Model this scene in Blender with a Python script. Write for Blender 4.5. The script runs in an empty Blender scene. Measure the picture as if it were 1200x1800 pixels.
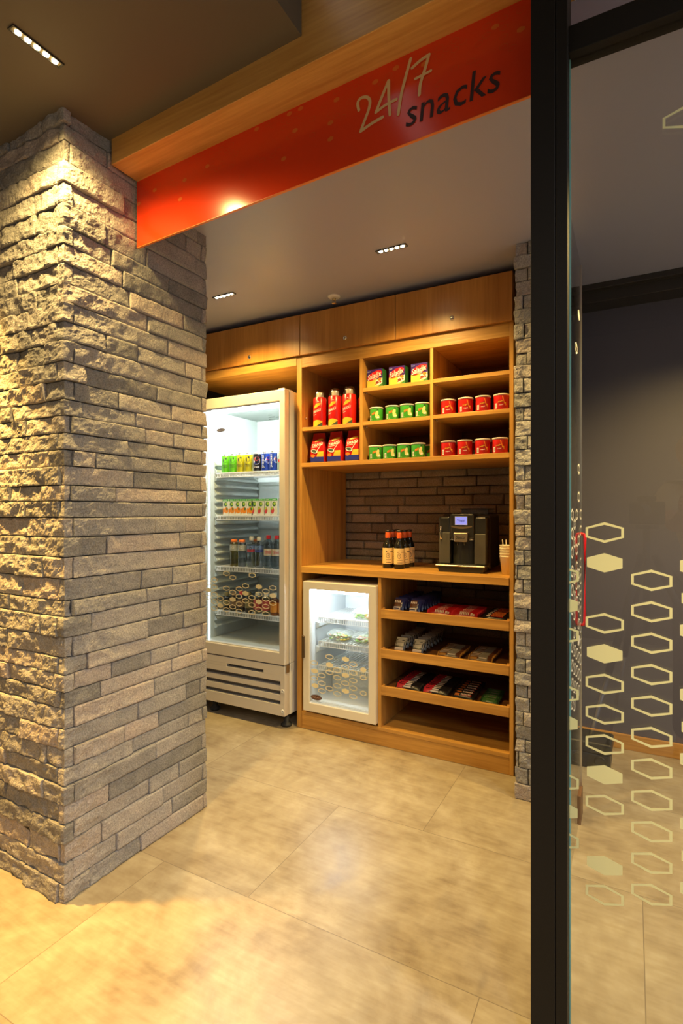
import bpy, math, random
from mathutils import Vector, noise
random.seed(7)
scn = bpy.context.scene
col = scn.collection
PI = math.pi

# ---------------------------------------------------------------- camera
CAM_YAW = math.radians(28.5)
cam_data = bpy.data.cameras.new('camera')
cam_data.sensor_fit = 'VERTICAL'
cam_data.sensor_height = 36.0
cam_data.sensor_width = 24.0
cam_data.lens = 940.0 / 1800.0 * 36.0
cam_data.clip_start = 0.02
cam = bpy.data.objects.new('camera', cam_data)
cam.location = (0, 0, 1.25)
cam.rotation_euler = (PI / 2, 0, CAM_YAW)
col.objects.link(cam)
scn.camera = cam

# ---------------------------------------------------------------- world, lamps, exposure
EXPOSURE = 0.0
WORLD_COL = (1.0, 0.97, 0.93)
WORLD_STR = 0.8
WARM = (1.0, 0.67, 0.22)
OUTER_LED_W = 125.0
INNER_LED_W = 92.0
BAY_FILL_W = 135.0
FRIDGE_TUBE = 230.0
MINI_TUBE = 115.0
scn.view_settings.view_transform = 'Standard'
scn.view_settings.look = 'None'
scn.view_settings.gamma = 1.0
scn.view_settings.use_curve_mapping = False
scn.view_settings.exposure = EXPOSURE
w = bpy.data.worlds.new('world')
scn.world = w
w.use_nodes = True
w.node_tree.nodes['Background'].inputs[0].default_value = (*WORLD_COL, 1)
w.node_tree.nodes['Background'].inputs[1].default_value = WORLD_STR
try:
    scn.cycles.max_bounces = 12
    scn.cycles.transparent_max_bounces = 24
    scn.cycles.sample_clamp_indirect = 6.0
    scn.cycles.caustics_reflective = False
    scn.cycles.caustics_refractive = False
except Exception:
    pass


def spot(name, loc, power, color, angle=110, blend=0.6, size=0.03, rot=(0, 0, 0)):
    d = bpy.data.lights.new(name, 'SPOT')
    d.energy = power
    d.color = color
    d.spot_size = math.radians(angle)
    d.spot_blend = blend
    d.shadow_soft_size = size
    o = bpy.data.objects.new(name, d)
    o.location = loc
    o.rotation_euler = rot
    col.objects.link(o)
    return o


# ---------------------------------------------------------------- material helpers
def srgb(r, g, b):
    def f(c):
        c /= 255.0
        return c / 12.92 if c <= 0.04045 else ((c + 0.055) / 1.055) ** 2.4
    return (f(r), f(g), f(b))


MATS = {}


def mat(name, color=(0.5, 0.5, 0.5), rough=0.5, metal=0.0, spec=0.5, emit=None, emit_s=0.0, coat=0.0):
    if name in MATS:
        return MATS[name]
    m = bpy.data.materials.new(name)
    m.use_nodes = True
    b = m.node_tree.nodes['Principled BSDF']
    b.inputs['Base Color'].default_value = (*color, 1)
    b.inputs['Roughness'].default_value = rough
    b.inputs['Metallic'].default_value = metal
    b.inputs['Specular IOR Level'].default_value = spec
    b.inputs['Coat Weight'].default_value = coat
    if emit:
        b.inputs['Emission Color'].default_value = (*emit, 1)
        b.inputs['Emission Strength'].default_value = emit_s
    MATS[name] = m
    return m


def nodes_of(m):
    return m.node_tree.nodes, m.node_tree.links, m.node_tree.nodes['Principled BSDF']


def N(nt, kind, **kw):
    n = nt.new(kind)
    for k, v in kw.items():
        setattr(n, k, v)
    return n


def math_node(nt, lk, op, a, b=None, c=None):
    n = nt.new('ShaderNodeMath')
    n.operation = op
    for i, v in enumerate((a, b, c)):
        if v is None:
            continue
        if isinstance(v, (int, float)):
            n.inputs[i].default_value = v
        else:
            lk.new(v, n.inputs[i])
    return n.outputs[0]


def ramp(nt, lk, fac, stops):
    n = nt.new('ShaderNodeValToRGB')
    els = n.color_ramp.elements
    while len(els) < len(stops):
        els.new(0.5)
    for e, (p, c) in zip(els, stops):
        e.position = p
        e.color = (*c, 1)
    lk.new(fac, n.inputs[0])
    return n.outputs[0]


def wood(name, axis, dark, light, rough=0.38):
    """Straight grained veneer; axis is the grain direction."""
    if name in MATS:
        return MATS[name]
    m = mat(name, light, rough)
    nt, lk, b = nodes_of(m)
    tc = N(nt, 'ShaderNodeTexCoord')
    mp = N(nt, 'ShaderNodeMapping')
    sc = {'x': (1.2, 22, 22), 'y': (22, 1.2, 22), 'z': (22, 22, 1.2)}[axis]
    mp.inputs['Scale'].default_value = sc
    lk.new(tc.outputs['Object'], mp.inputs[0])
    n1 = N(nt, 'ShaderNodeTexNoise')
    n1.inputs['Scale'].default_value = 1.0
    n1.inputs['Detail'].default_value = 5
    n1.inputs['Distortion'].default_value = 0.6
    lk.new(mp.outputs[0], n1.inputs['Vector'])
    n2 = N(nt, 'ShaderNodeTexNoise')
    n2.inputs['Scale'].default_value = 5.0
    n2.inputs['Detail'].default_value = 3
    lk.new(mp.outputs[0], n2.inputs['Vector'])
    f = math_node(nt, lk, 'MULTIPLY_ADD', n2.outputs[0], 0.35, math_node(nt, lk, 'MULTIPLY', n1.outputs[0], 0.65))
    c = ramp(nt, lk, f, [(0.33, dark), (0.5, tuple(0.5 * (d + l) for d, l in zip(dark, light))), (0.66, light)])
    lk.new(c, b.inputs['Base Color'])
    bp = N(nt, 'ShaderNodeBump')
    bp.inputs['Strength'].default_value = 0.06
    bp.inputs['Distance'].default_value = 0.01
    lk.new(n2.outputs[0], bp.inputs['Height'])
    lk.new(bp.outputs[0], b.inputs['Normal'])
    return m


def glass_mat(name, tint, gloss=0.06, rough=0.0, ior=1.45):
    """Thin clear sheet: passes light straight and mirrors a little by Fresnel."""
    if name in MATS:
        return MATS[name]
    m = bpy.data.materials.new(name)
    m.use_nodes = True
    nt, lk = m.node_tree.nodes, m.node_tree.links
    nt.clear()
    out = N(nt, 'ShaderNodeOutputMaterial')
    t = N(nt, 'ShaderNodeBsdfTransparent')
    t.inputs[0].default_value = (*tint, 1)
    g = N(nt, 'ShaderNodeBsdfGlossy')
    g.inputs['Roughness'].default_value = rough
    fr = N(nt, 'ShaderNodeFresnel')
    ge = N(nt, 'ShaderNodeNewGeometry')
    # the same mirror share on the way in and on the way out of the sheet
    lk.new(math_node(nt, lk, 'MULTIPLY_ADD', ge.outputs['Backfacing'], 1.0 / ior - ior, ior), fr.inputs[0])
    mx = N(nt, 'ShaderNodeMixShader')
    lk.new(math_node(nt, lk, 'ADD', fr.outputs[0], gloss), mx.inputs[0])
    lk.new(t.outputs[0], mx.inputs[1])
    lk.new(g.outputs[0], mx.inputs[2])
    lk.new(mx.outputs[0], out.inputs[0])
    MATS[name] = m
    return m


# ---------------------------------------------------------------- mesh helpers
class MB:
    def __init__(self):
        self.v, self.f, self.m, self.s = [], [], [], []

    def add(self, verts, faces, mi=0, smooth=False):
        o = len(self.v)
        self.v.extend(tuple(p) for p in verts)
        for f in faces:
            self.f.append(tuple(i + o for i in f))
            self.m.append(mi)
            self.s.append(smooth)
        return self

    def box(self, x0, x1, y0, y1, z0, z1, mi=0):
        v = [(x, y, z) for z in (z0, z1) for y in (y0, y1) for x in (x0, x1)]
        return self.add(v, [(0, 2, 3, 1), (4, 5, 7, 6), (0, 1, 5, 4), (2, 6, 7, 3), (0, 4, 6, 2), (1, 3, 7, 5)], mi)

    def frame(self, x0, x1, z0, z1, t, y0, y1, mi=0, tb=None, tt=None):
        """A rectangular frame in the XZ plane."""
        tb = t if tb is None else tb
        tt = t if tt is None else tt
        o = [(x0, z0), (x1, z0), (x1, z1), (x0, z1)]
        i = [(x0 + t, z0 + tb), (x1 - t, z0 + tb), (x1 - t, z1 - tt), (x0 + t, z1 - tt)]
        v = [(x, y0, z) for x, z in o] + [(x, y0, z) for x, z in i] + [(x, y1, z) for x, z in o] + [(x, y1, z) for x, z in i]
        f = []
        for k in range(4):
            n = (k + 1) % 4
            f += [(k, n, 4 + n, 4 + k), (8 + n, 8 + k, 12 + k, 12 + n), (n, k, 8 + k, 8 + n), (4 + k, 4 + n, 12 + n, 12 + k)]
        return self.add(v, f, mi)

    def lathe(self, prof, seg=24, c=(0, 0, 0), mi=0, smooth=True, a0=0.0, a1=2 * PI):
        v, f = [], []
        full = abs(a1 - a0 - 2 * PI) < 1e-6
        n = seg if full else seg + 1
        for r, z in prof:
            for k in range(n):
                a = a0 + (a1 - a0) * k / seg
                v.append((c[0] + r * math.sin(a), c[1] - r * math.cos(a), c[2] + z))
        for j in range(len(prof) - 1):
            for k in range(seg):
                k2 = (k + 1) % n
                f.append((j * n + k, j * n + k2, (j + 1) * n + k2, (j + 1) * n + k))
        self.add(v, f, mi, smooth)
        return self

    def disc(self, r, z, seg=24, c=(0, 0, 0), mi=0, up=True):
        v = [(c[0] + r * math.sin(2 * PI * k / seg), c[1] - r * math.cos(2 * PI * k / seg), c[2] + z) for k in range(seg)]
        f = [tuple(range(seg))] if up else [tuple(reversed(range(seg)))]
        return self.add(v, f, mi)

    def tube(self, pts, r, seg=8, mi=0):
        pts = [Vector(p) for p in pts]
        v, f = [], []
        for i, p in enumerate(pts):
            d = (pts[min(i + 1, len(pts) - 1)] - pts[max(i - 1, 0)]).normalized()
            u = d.cross(Vector((0, 0, 1)))
            if u.length < 1e-4:
                u = d.cross(Vector((1, 0, 0)))
            u.normalize()
            q = d.cross(u)
            for k in range(seg):
                a = 2 * PI * k / seg
                v.append(p + r * (math.cos(a) * u + math.sin(a) * q))
        for i in range(len(pts) - 1):
            for k in range(seg):
                k2 = (k + 1) % seg
                f.append((i * seg + k, (i + 1) * seg + k, (i + 1) * seg + k2, i * seg + k2))
        f.append(tuple(range(seg)))
        f.append(tuple(reversed(range((len(pts) - 1) * seg, len(pts) * seg))))
        return self.add(v, f, mi, True)

    def prism(self, poly, y0, y1, mi=0):
        """poly: list of (x,z), counter-clockwise seen from -Y; extruded y0..y1."""
        n = len(poly)
        v = [(x, y0, z) for x, z in poly] + [(x, y1, z) for x, z in poly]
        f = [tuple(range(n)), tuple(reversed(range(n, 2 * n)))]
        f += [((k + 1) % n, k, n + k, n + (k + 1) % n) for k in range(n)]
        return self.add(v, f, mi)

    def xf(self, fn):
        self.v = [tuple(fn(Vector(p))) for p in self.v]
        return self

    def build(self, name, mats, parent=None, bevel=0.0, seg=2, loc=None):
        me = bpy.data.meshes.new(name)
        me.from_pydata(self.v, [], self.f)
        if not isinstance(mats, (list, tuple)):
            mats = [mats]
        for m in mats:
            me.materials.append(m)
        me.polygons.foreach_set('material_index', self.m)
        me.polygons.foreach_set('use_smooth', self.s)
        me.update()
        o = bpy.data.objects.new(name, me)
        col.objects.link(o)
        if parent:
            o.parent = parent
        if loc:
            o.location = loc
        if bevel:
            md = o.modifiers.new('bevel', 'BEVEL')
            md.width = bevel
            md.segments = seg
            md.limit_method = 'ANGLE'
        return o


def thing(name, label, cat, loc=(0, 0, 0), rz=0.0, group=None):
    o = bpy.data.objects.new(name, None)
    o.empty_display_size = 0.05
    col.objects.link(o)
    o.location = loc
    o.rotation_euler = (0, 0, rz)
    return tag(o, label, cat, group)


def tag(o, label, cat, group=None):
    o['label'] = label
    o['category'] = cat
    if group:
        o['group'] = group
    return o


def struct(o, label=None, cat=None):
    o['kind'] = 'structure'
    if label:
        o['label'] = label
    if cat:
        o['category'] = cat
    return o


def copy_tree(o, parent=None):
    c = o.copy()
    col.objects.link(c)
    if parent:
        c.parent = parent
    for ch in list(o.children):
        copy_tree(ch, c)
    return c


def set_out(proto, spots, group=None):
    """spots: (loc, rz, label); the first moves the prototype itself, the rest are copies."""
    out = []
    for i, (loc, rz, label) in enumerate(spots):
        out.append(proto if i == 0 else None)
    kids = [proto] + [copy_tree(proto) for _ in spots[1:]]
    for o, (loc, rz, label) in zip(kids, spots):
        o.location = loc
        if isinstance(rz, (int, float)):
            o.rotation_euler = (0, 0, rz)
        else:
            o.rotation_euler = rz
        o['label'] = label
        if group:
            o['group'] = group
    return kids


ORD = ['first', 'second', 'third', 'fourth', 'fifth', 'sixth', 'seventh', 'eighth', 'ninth', 'tenth', 'eleventh', 'twelfth']


def text_mesh(body, width=None, height=None, shear=0.0, bold=0.0, align='CENTER'):
    """(verts2d, faces) of flat lettering scaled to the asked width/height, centred on the origin or starting at x=0."""
    cu = bpy.data.curves.new('letters', 'FONT')
    cu.body = body
    cu.size = 1.0
    cu.shear = shear
    cu.offset = bold
    cu.resolution_u = 2
    ob = bpy.data.objects.new('letters', cu)
    col.objects.link(ob)
    dg = bpy.context.evaluated_depsgraph_get()
    me = bpy.data.meshes.new_from_object(ob.evaluated_get(dg))
    vs = [(p.co.x, p.co.y) for p in me.vertices]
    fs = [tuple(p.vertices) for p in me.polygons]
    bpy.data.objects.remove(ob)
    bpy.data.curves.remove(cu)
    bpy.data.meshes.remove(me)
    x0, x1 = min(p[0] for p in vs), max(p[0] for p in vs)
    y0, y1 = min(p[1] for p in vs), max(p[1] for p in vs)
    sx = width / (x1 - x0) if width else None
    sy = height / (y1 - y0) if height else None
    sx = sx or sy
    sy = sy or sx
    cx = 0.5 * (x0 + x1) if align == 'CENTER' else x0
    cy = 0.5 * (y0 + y1) if align == 'CENTER' else y0
    return [((x - cx) * sx, (y - cy) * sy) for x, y in vs], fs


def hexagon(w_, h_):
    """Flattened honeycomb cell: points up and down, upright sides; counter-clockwise."""
    a, b = w_ / 2, h_ / 2
    return [(0, -b), (a, -b * 0.48), (a, b * 0.48), (0, b), (-a, b * 0.48), (-a, -b * 0.48)]


def hex_cells(mb, cells, w_, h_, t, place, mi_out=0, mi_fill=0):
    """cells: (u, v, filled); place maps (u, v, side) to 3-D, side -1 front, +1 back of the film."""
    for u, v, filled in cells:
        P = hexagon(w_, h_)
        if filled:
            P = hexagon(w_ * 0.93, h_ * 0.93)
            mb.add([place(u + x, v + z, -1) for x, z in P], [(0, 1, 2, 3, 4, 5)], mi_fill)
        else:
            Q = hexagon(w_ - 2 * t, h_ - 2.3 * t)
            vs = [place(u + x, v + z, -1) for x, z in P] + [place(u + x, v + z, -1) for x, z in Q]
            mb.add(vs, [(k, (k + 1) % 6, 6 + (k + 1) % 6, 6 + k) for k in range(6)], mi_out)


def stroke(pts, hw, y, n=6):
    """A round ended brush stroke in the XZ plane through pts, as list of (verts, faces)."""
    P = []
    m = len(pts)
    for i in range(m - 1):
        p0, p1, p2, p3 = (Vector(pts[max(i - 1, 0)]), Vector(pts[i]), Vector(pts[i + 1]), Vector(pts[min(i + 2, m - 1)]))
        for k in range(n):
            t = k / n
            P.append(0.5 * ((2 * p1) + (-p0 + p2) * t + (2 * p0 - 5 * p1 + 4 * p2 - p3) * t * t + (-p0 + 3 * p1 - 3 * p2 + p3) * t ** 3))
    P.append(Vector(pts[-1]))
    L, R = [], []
    for i, p in enumerate(P):
        d = (P[min(i + 1, len(P) - 1)] - P[max(i - 1, 0)]).normalized()
        nrm = Vector((-d.y, d.x))
        L.append(p + hw * nrm)
        R.append(p - hw * nrm)
    d = (P[-1] - P[-2]).normalized()
    cap = [P[-1] + hw * (math.cos(a) * Vector((-d.y, d.x)) + math.sin(a) * d) for a in (PI * q / 6 for q in range(1, 6))]
    d0 = (P[0] - P[1]).normalized()
    cap0 = [P[0] + hw * (math.cos(a) * Vector((-d0.y, d0.x)) + math.sin(a) * d0) for a in (PI * q / 6 for q in range(1, 6))]
    vs, fs = [], []
    for l, r in zip(L, R):
        vs += [(l.x, y, l.y), (r.x, y, r.y)]
    for i in range(len(P) - 1):
        fs.append((2 * i, 2 * i + 1, 2 * i + 3, 2 * i + 2))
    o = len(vs)
    vs += [(c.x, y, c.y) for c in cap]
    e = 2 * (len(P) - 1)
    fs.append((e, *range(o, o + 5), e + 1))
    o = len(vs)
    vs += [(c.x, y, c.y) for c in cap0]
    fs.append((1, *range(o, o + 5), 0))
    return vs, fs
# ---------------------------------------------------------------- surface materials
def floor_material():
    m = mat('porcelain_floor', (0.5, 0.43, 0.33), 0.36)
    nt, lk, b = nodes_of(m)
    tc = N(nt, 'ShaderNodeTexCoord')
    sep = N(nt, 'ShaderNodeSeparateXYZ')
    lk.new(tc.outputs['Object'], sep.inputs[0])
    X, Y = sep.outputs[0], sep.outputs[1]
    ry = math_node(nt, lk, 'DIVIDE', math_node(nt, lk, 'SUBTRACT', Y, 1.38), 0.615)
    row = math_node(nt, lk, 'FLOOR', ry)
    fy = math_node(nt, lk, 'FRACT', ry)
    rx = math_node(nt, lk, 'DIVIDE', math_node(nt, lk, 'SUBTRACT', math_node(nt, lk, 'ADD', X, 1.095), math_node(nt, lk, 'MULTIPLY', row, 0.375)), 1.125)
    cx = math_node(nt, lk, 'FLOOR', rx)
    fx = math_node(nt, lk, 'FRACT', rx)
    ey = math_node(nt, lk, 'MULTIPLY', math_node(nt, lk, 'MINIMUM', fy, math_node(nt, lk, 'SUBTRACT', 1.0, fy)), 0.615)
    ex = math_node(nt, lk, 'MULTIPLY', math_node(nt, lk, 'MINIMUM', fx, math_node(nt, lk, 'SUBTRACT', 1.0, fx)), 1.125)
    e = math_node(nt, lk, 'MINIMUM', ex, ey)
    seam = math_node(nt, lk, 'LESS_THAN', e, 0.0013)
    cb = N(nt, 'ShaderNodeCombineXYZ')
    lk.new(row, cb.inputs[0])
    lk.new(cx, cb.inputs[1])
    wn = N(nt, 'ShaderNodeTexWhiteNoise')
    wn.noise_dimensions = '3D'
    lk.new(cb.outputs[0], wn.inputs['Vector'])
    off = N(nt, 'ShaderNodeVectorMath')
    off.operation = 'MULTIPLY_ADD'
    lk.new(wn.outputs['Color'], off.inputs[0])
    off.inputs[1].default_value = (20, 20, 20)
    lk.new(tc.outputs['Object'], off.inputs[2])
    n1 = N(nt, 'ShaderNodeTexNoise')
    n1.inputs['Scale'].default_value = 3.2
    n1.inputs['Detail'].default_value = 9
    n1.inputs['Roughness'].default_value = 0.66
    n1.inputs['Distortion'].default_value = 0.5
    lk.new(off.outputs[0], n1.inputs['Vector'])
    mp = N(nt, 'ShaderNodeMapping')
    mp.inputs['Rotation'].default_value = (0, 0, 0.9)
    mp.inputs['Scale'].default_value = (9, 70, 9)
    lk.new(off.outputs[0], mp.inputs[0])
    n2 = N(nt, 'ShaderNodeTexNoise')
    n2.inputs['Scale'].default_value = 1.0
    n2.inputs['Detail'].default_value = 4
    lk.new(mp.outputs[0], n2.inputs['Vector'])
    n3 = N(nt, 'ShaderNodeTexNoise')
    n3.inputs['Scale'].default_value = 16
    n3.inputs['Detail'].default_value = 6
    lk.new(off.outputs[0], n3.inputs['Vector'])
    f = math_node(nt, lk, 'MULTIPLY_ADD', n1.outputs[0], 0.56, math_node(nt, lk, 'MULTIPLY_ADD', n2.outputs[0], 0.18, math_node(nt, lk, 'MULTIPLY', n3.outputs[0], 0.26)))
    c = ramp(nt, lk, f, [(0.36, (0.23, 0.175, 0.112)), (0.46, (0.32, 0.258, 0.170)), (0.55, (0.385, 0.322, 0.220)), (0.66, (0.47, 0.41, 0.30))])
    mx = N(nt, 'ShaderNodeMixRGB')
    mx.blend_type = 'MIX'
    lk.new(seam, mx.inputs[0])
    lk.new(c, mx.inputs[1])
    mx.inputs[2].default_value = (0.20, 0.16, 0.11, 1)
    lk.new(mx.outputs[0], b.inputs['Base Color'])
    lk.new(math_node(nt, lk, 'MULTIPLY_ADD', n1.outputs[0], 0.35, 0.18), b.inputs['Roughness'])
    bp = N(nt, 'ShaderNodeBump')
    bp.inputs['Strength'].default_value = 0.12
    bp.inputs['Distance'].default_value = 0.004
    lk.new(math_node(nt, lk, 'SUBTRACT', n3.outputs[0], math_node(nt, lk, 'MULTIPLY', seam, 2.0)), bp.inputs['Height'])
    lk.new(bp.outputs[0], b.inputs['Normal'])
    return m


def stone_material(name, tones, bump=0.8):
    """Split stone: every stone's own tone is stored on its faces, grain is procedural."""
    m = mat(name, tones[1], 0.86)
    nt, lk, b = nodes_of(m)
    b.inputs['Specular IOR Level'].default_value = 0.25
    at = N(nt, 'ShaderNodeAttribute')
    at.attribute_name = 'stone'
    tc = N(nt, 'ShaderNodeTexCoord')
    n1 = N(nt, 'ShaderNodeTexNoise')
    n1.inputs['Scale'].default_value = 210
    n1.inputs['Detail'].default_value = 3
    lk.new(tc.outputs['Object'], n1.inputs['Vector'])
    n2 = N(nt, 'ShaderNodeTexNoise')
    n2.inputs['Scale'].default_value = 14
    n2.inputs['Detail'].default_value = 5
    lk.new(tc.outputs['Object'], n2.inputs['Vector'])
    n3 = N(nt, 'ShaderNodeTexNoise')
    n3.inputs['Scale'].default_value = 60
    n3.inputs['Detail'].default_value = 6
    n3.inputs['Roughness'].default_value = 0.7
    lk.new(tc.outputs['Object'], n3.inputs['Vector'])
    sp = N(nt, 'ShaderNodeSeparateXYZ')
    lk.new(at.outputs['Color'], sp.inputs[0])
    f = math_node(nt, lk, 'MULTIPLY_ADD', n2.outputs[0], 0.5, math_node(nt, lk, 'MULTIPLY_ADD', sp.outputs[0], 0.6, -0.05))
    c = ramp(nt, lk, f, [(0.1, tones[0]), (0.4, tones[1]), (0.6, tones[2]), (0.9, tones[3])])
    mx = N(nt, 'ShaderNodeMixRGB')
    mx.blend_type = 'MULTIPLY'
    mx.inputs[0].default_value = 1.0
    lk.new(c, mx.inputs[1])
    g = ramp(nt, lk, n1.outputs[0], [(0.3, (0.62, 0.62, 0.62)), (0.7, (1.12, 1.12, 1.12))])
    lk.new(g, mx.inputs[2])
    lk.new(mx.outputs[0], b.inputs['Base Color'])
    bp = N(nt, 'ShaderNodeBump')
    bp.inputs['Strength'].default_value = bump
    bp.inputs['Distance'].default_value = 0.009
    lk.new(math_node(nt, lk, 'MULTIPLY_ADD', n1.outputs[0], 0.35, n3.outputs[0]), bp.inputs['Height'])
    lk.new(bp.outputs[0], b.inputs['Normal'])
    return m


def paint(name, color, rough=0.5, bump=0.02, sc=900):
    if name in MATS:
        return MATS[name]
    m = mat(name, color, rough)
    nt, lk, b = nodes_of(m)
    tc = N(nt, 'ShaderNodeTexCoord')
    n1 = N(nt, 'ShaderNodeTexNoise')
    n1.inputs['Scale'].default_value = sc
    lk.new(tc.outputs['Object'], n1.inputs['Vector'])
    bp = N(nt, 'ShaderNodeBump')
    bp.inputs['Strength'].default_value = bump
    bp.inputs['Distance'].default_value = 0.002
    lk.new(n1.outputs[0], bp.inputs['Height'])
    lk.new(bp.outputs[0], b.inputs['Normal'])
    return m


def stone_strip(name, path, length, z0, z1, course, lens, rough_fn, mats, corners=(), step=0.008, seed=1, depth=0.016, kind_label=None, g=0.0012):
    """A wall of split stones laid in courses along a path; path(s) -> (x, y, nx, ny)."""
    rnd = random.Random(seed)
    V, F, C, SM = [], [], [], []
    nc = max(1, round((z1 - z0) / course))
    hs = [rnd.uniform(0.85, 1.18) for _ in range(nc)]
    k = (z1 - z0) / sum(hs)
    z = z0
    prev = []
    for ci in range(nc):
        za, zb = z, z + hs[ci] * k
        z = zb
        br = [0.0]
        forced = sorted((c + (off if ci % 2 else -off) * rnd.uniform(0.7, 1.2)) for c, off in corners)
        s = rnd.uniform(*lens)
        pts = []
        while s < length:
            pts.append(s)
            s += rnd.uniform(*lens)
        pts = [p for p in pts if all(abs(p - q) > lens[0] * 0.6 for q in forced) and all(abs(p - q) > 0.022 for q in prev)]
        br = sorted([0.0] + pts + [q for q in forced if 0 < q < length] + [length])
        prev = br[1:-1]
        for a, b_ in zip(br[:-1], br[1:]):
            a2, b2 = a + g, b_ - g
            za2, zb2 = za + g * 0.7, zb - g * 0.7
            if b2 - a2 < 0.006:
                continue
            nu = max(2, int((b2 - a2) / step))
            nv = max(3, int((zb2 - za2) / step))
            us = [a2, a2 + 0.0012] + [a2 + (b2 - a2) * i / nu for i in range(1, nu)] + [b2 - 0.0012, b2]
            # keep a grid line on every corner so the quoin stays crisp
            for c, _ in corners:
                if a2 + 0.004 < c < b2 - 0.004:
                    us = [u for u in us if abs(u - c) > 0.003] + [c]
            us = sorted(us)
            vs = [za2, za2 + 0.0011] + [za2 + (zb2 - za2) * j / nv for j in range(1, nv)] + [zb2 - 0.0011, zb2]
            base = rnd.uniform(-1, 1) * (0.0055 if rough_fn(0.5 * (a + b_)) > 0.004 else 0.0028)
            tu, tv = rnd.uniform(-0.05, 0.05), rnd.uniform(-0.1, 0.1)
            tone, tone2 = rnd.random(), rnd.random()
            sx = rnd.uniform(-50, 50)
            o = len(V)
            for j, v in enumerate(vs):
                for i, u in enumerate(us):
                    x, y, nx, ny = path(u)
                    edge = i in (0, len(us) - 1) or j in (0, len(vs) - 1)
                    amp = rough_fn(u)
                    if edge:
                        h = -depth
                    else:
                        d = min(u - a2, b2 - u, v - za2, zb2 - v)
                        P = Vector((u * 1.0 + sx, v * 1.25, sx * 0.3))
                        q = noise.fractal(P * 17, 0.85, 2.1, 5) * 0.9
                        q += 0.9 * abs(noise.noise(P * 9 + Vector((7, 3, 1)))) - 0.2
                        if amp > 0.003:
                            q += 0.55 * (noise.voronoi(P * 30)[0][0] - 0.4) + 0.35 * abs(noise.noise(P * 70))
                        h = base + tu * (u - 0.5 * (a2 + b2)) * 0.5 + tv * (v - 0.5 * (za2 + zb2)) + amp * q
                        h -= 0.002 * max(0.0, 1 - d / 0.004)
                    V.append((x + nx * h, y + ny * h, min(max(v, z0), z1)))
            W = len(us)
            for j in range(len(vs) - 1):
                for i in range(W - 1):
                    F.append((o + j * W + i, o + j * W + i + 1, o + (j + 1) * W + i + 1, o + (j + 1) * W + i))
                    C.append((tone, tone2))
                    SM.append(rough_fn(us[i]) < 0.0048)
    me = bpy.data.meshes.new(name)
    me.from_pydata(V, [], F)
    me.materials.append(mats)
    at = me.attributes.new('stone', 'FLOAT_COLOR', 'FACE')
    buf = []
    for t, t2 in C:
        buf += [t, t2, 0.0, 1.0]
    at.data.foreach_set('color', buf)
    me.polygons.foreach_set('use_smooth', SM)
    me.update()
    o = bpy.data.objects.new(name, me)
    col.objects.link(o)
    return struct(o, kind_label, 'stone wall')


M_floor = floor_material()
M_ceil_out = paint('brown_ceiling_paint', (0.115, 0.093, 0.068), 0.6)
M_ceil_in = paint('grey_ceiling_paint', (0.37, 0.38, 0.51), 0.42)
M_wall_grey = paint('mauve_grey_wall_paint', (0.092, 0.088, 0.120), 0.45)
M_dark = paint('dark_joint', (0.03, 0.026, 0.022), 0.9)
M_black = paint('black_powder_coat', (0.010, 0.008, 0.006), 0.55, 0.1, 500)
M_black.node_tree.nodes['Principled BSDF'].inputs['Specular IOR Level'].default_value = 0.25
M_black2 = paint('black_trim_paint', (0.02, 0.017, 0.016), 0.4)
W_D, W_L = (0.39, 0.178, 0.034), (0.64, 0.345, 0.082)
M_wx = wood('oak_veneer_lengthwise', 'x', W_D, W_L)
M_wz = wood('oak_veneer_upright', 'z', W_D, W_L)
M_wy = wood('oak_veneer_deep', 'y', W_D, W_L)
M_beam = wood('beam_timber', 'x', (0.50, 0.245, 0.055), (0.74, 0.43, 0.125), 0.34)
M_door_wood = wood('door_veneer', 'z', (0.40, 0.165, 0.030), (0.58, 0.27, 0.058), 0.30)
M_stone = stone_material('split_stone', [(0.24, 0.235, 0.23), (0.37, 0.355, 0.345), (0.46, 0.43, 0.41), (0.55, 0.46, 0.41)])
M_stone_wall = stone_material('split_stone_wall', [(0.27, 0.235, 0.19), (0.37, 0.32, 0.26), (0.45, 0.39, 0.32), (0.52, 0.46, 0.38)], 0.3)
M_glass = glass_mat('shopfront_glass', (0.955, 0.965, 0.97), 0.015)
M_door_glass = glass_mat('door_glass', (0.92, 0.94, 0.95), 0.02)
M_edge = mat('glass_edge_green', (0.20, 0.46, 0.42), 0.15, emit=None)

TILT = 0.035          # the soffit line climbs gently towards the post
PIVOT = Vector((-1.58, 0, 2.448))


def climb(p):
    return Vector((p.x, p.y, p.z + TILT * (p.x - PIVOT.x)))


# ---------------------------------------------------------------- setting: floor, ceilings, walls
fl = MB().add([(-9.0, -4.0, 0), (3.5, -4.0, 0), (3.5, 3.3, 0), (-9.0, 3.3, 0)], [(0, 1, 2, 3)]).build('floor', M_floor)
struct(fl, 'beige mottled porcelain tile floor', 'floor')

c = MB()
c.box(-4.5, -0.80, -4.0, 1.243, 2.535, 2.75)
c.xf(climb)
c.box(-9.0, -4.5, -4.0, 1.243, 2.44, 2.75)
struct(c.build('ceiling_lobby', M_ceil_out), 'brown painted ceiling in front of the beam', 'ceiling')
c = MB().box(-0.80, 3.5, -4.0, 1.243, 2.98, 3.05)
struct(c.build('ceiling_raised', M_ceil_out), 'raised dark ceiling bay in front of the beam', 'ceiling')
c = MB().box(-4.5, 3.5, 1.42, 3.3, 2.42, 2.5)
struct(c.build('ceiling_shop', M_ceil_in), 'grey ceiling inside the snack shop', 'ceiling')

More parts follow.
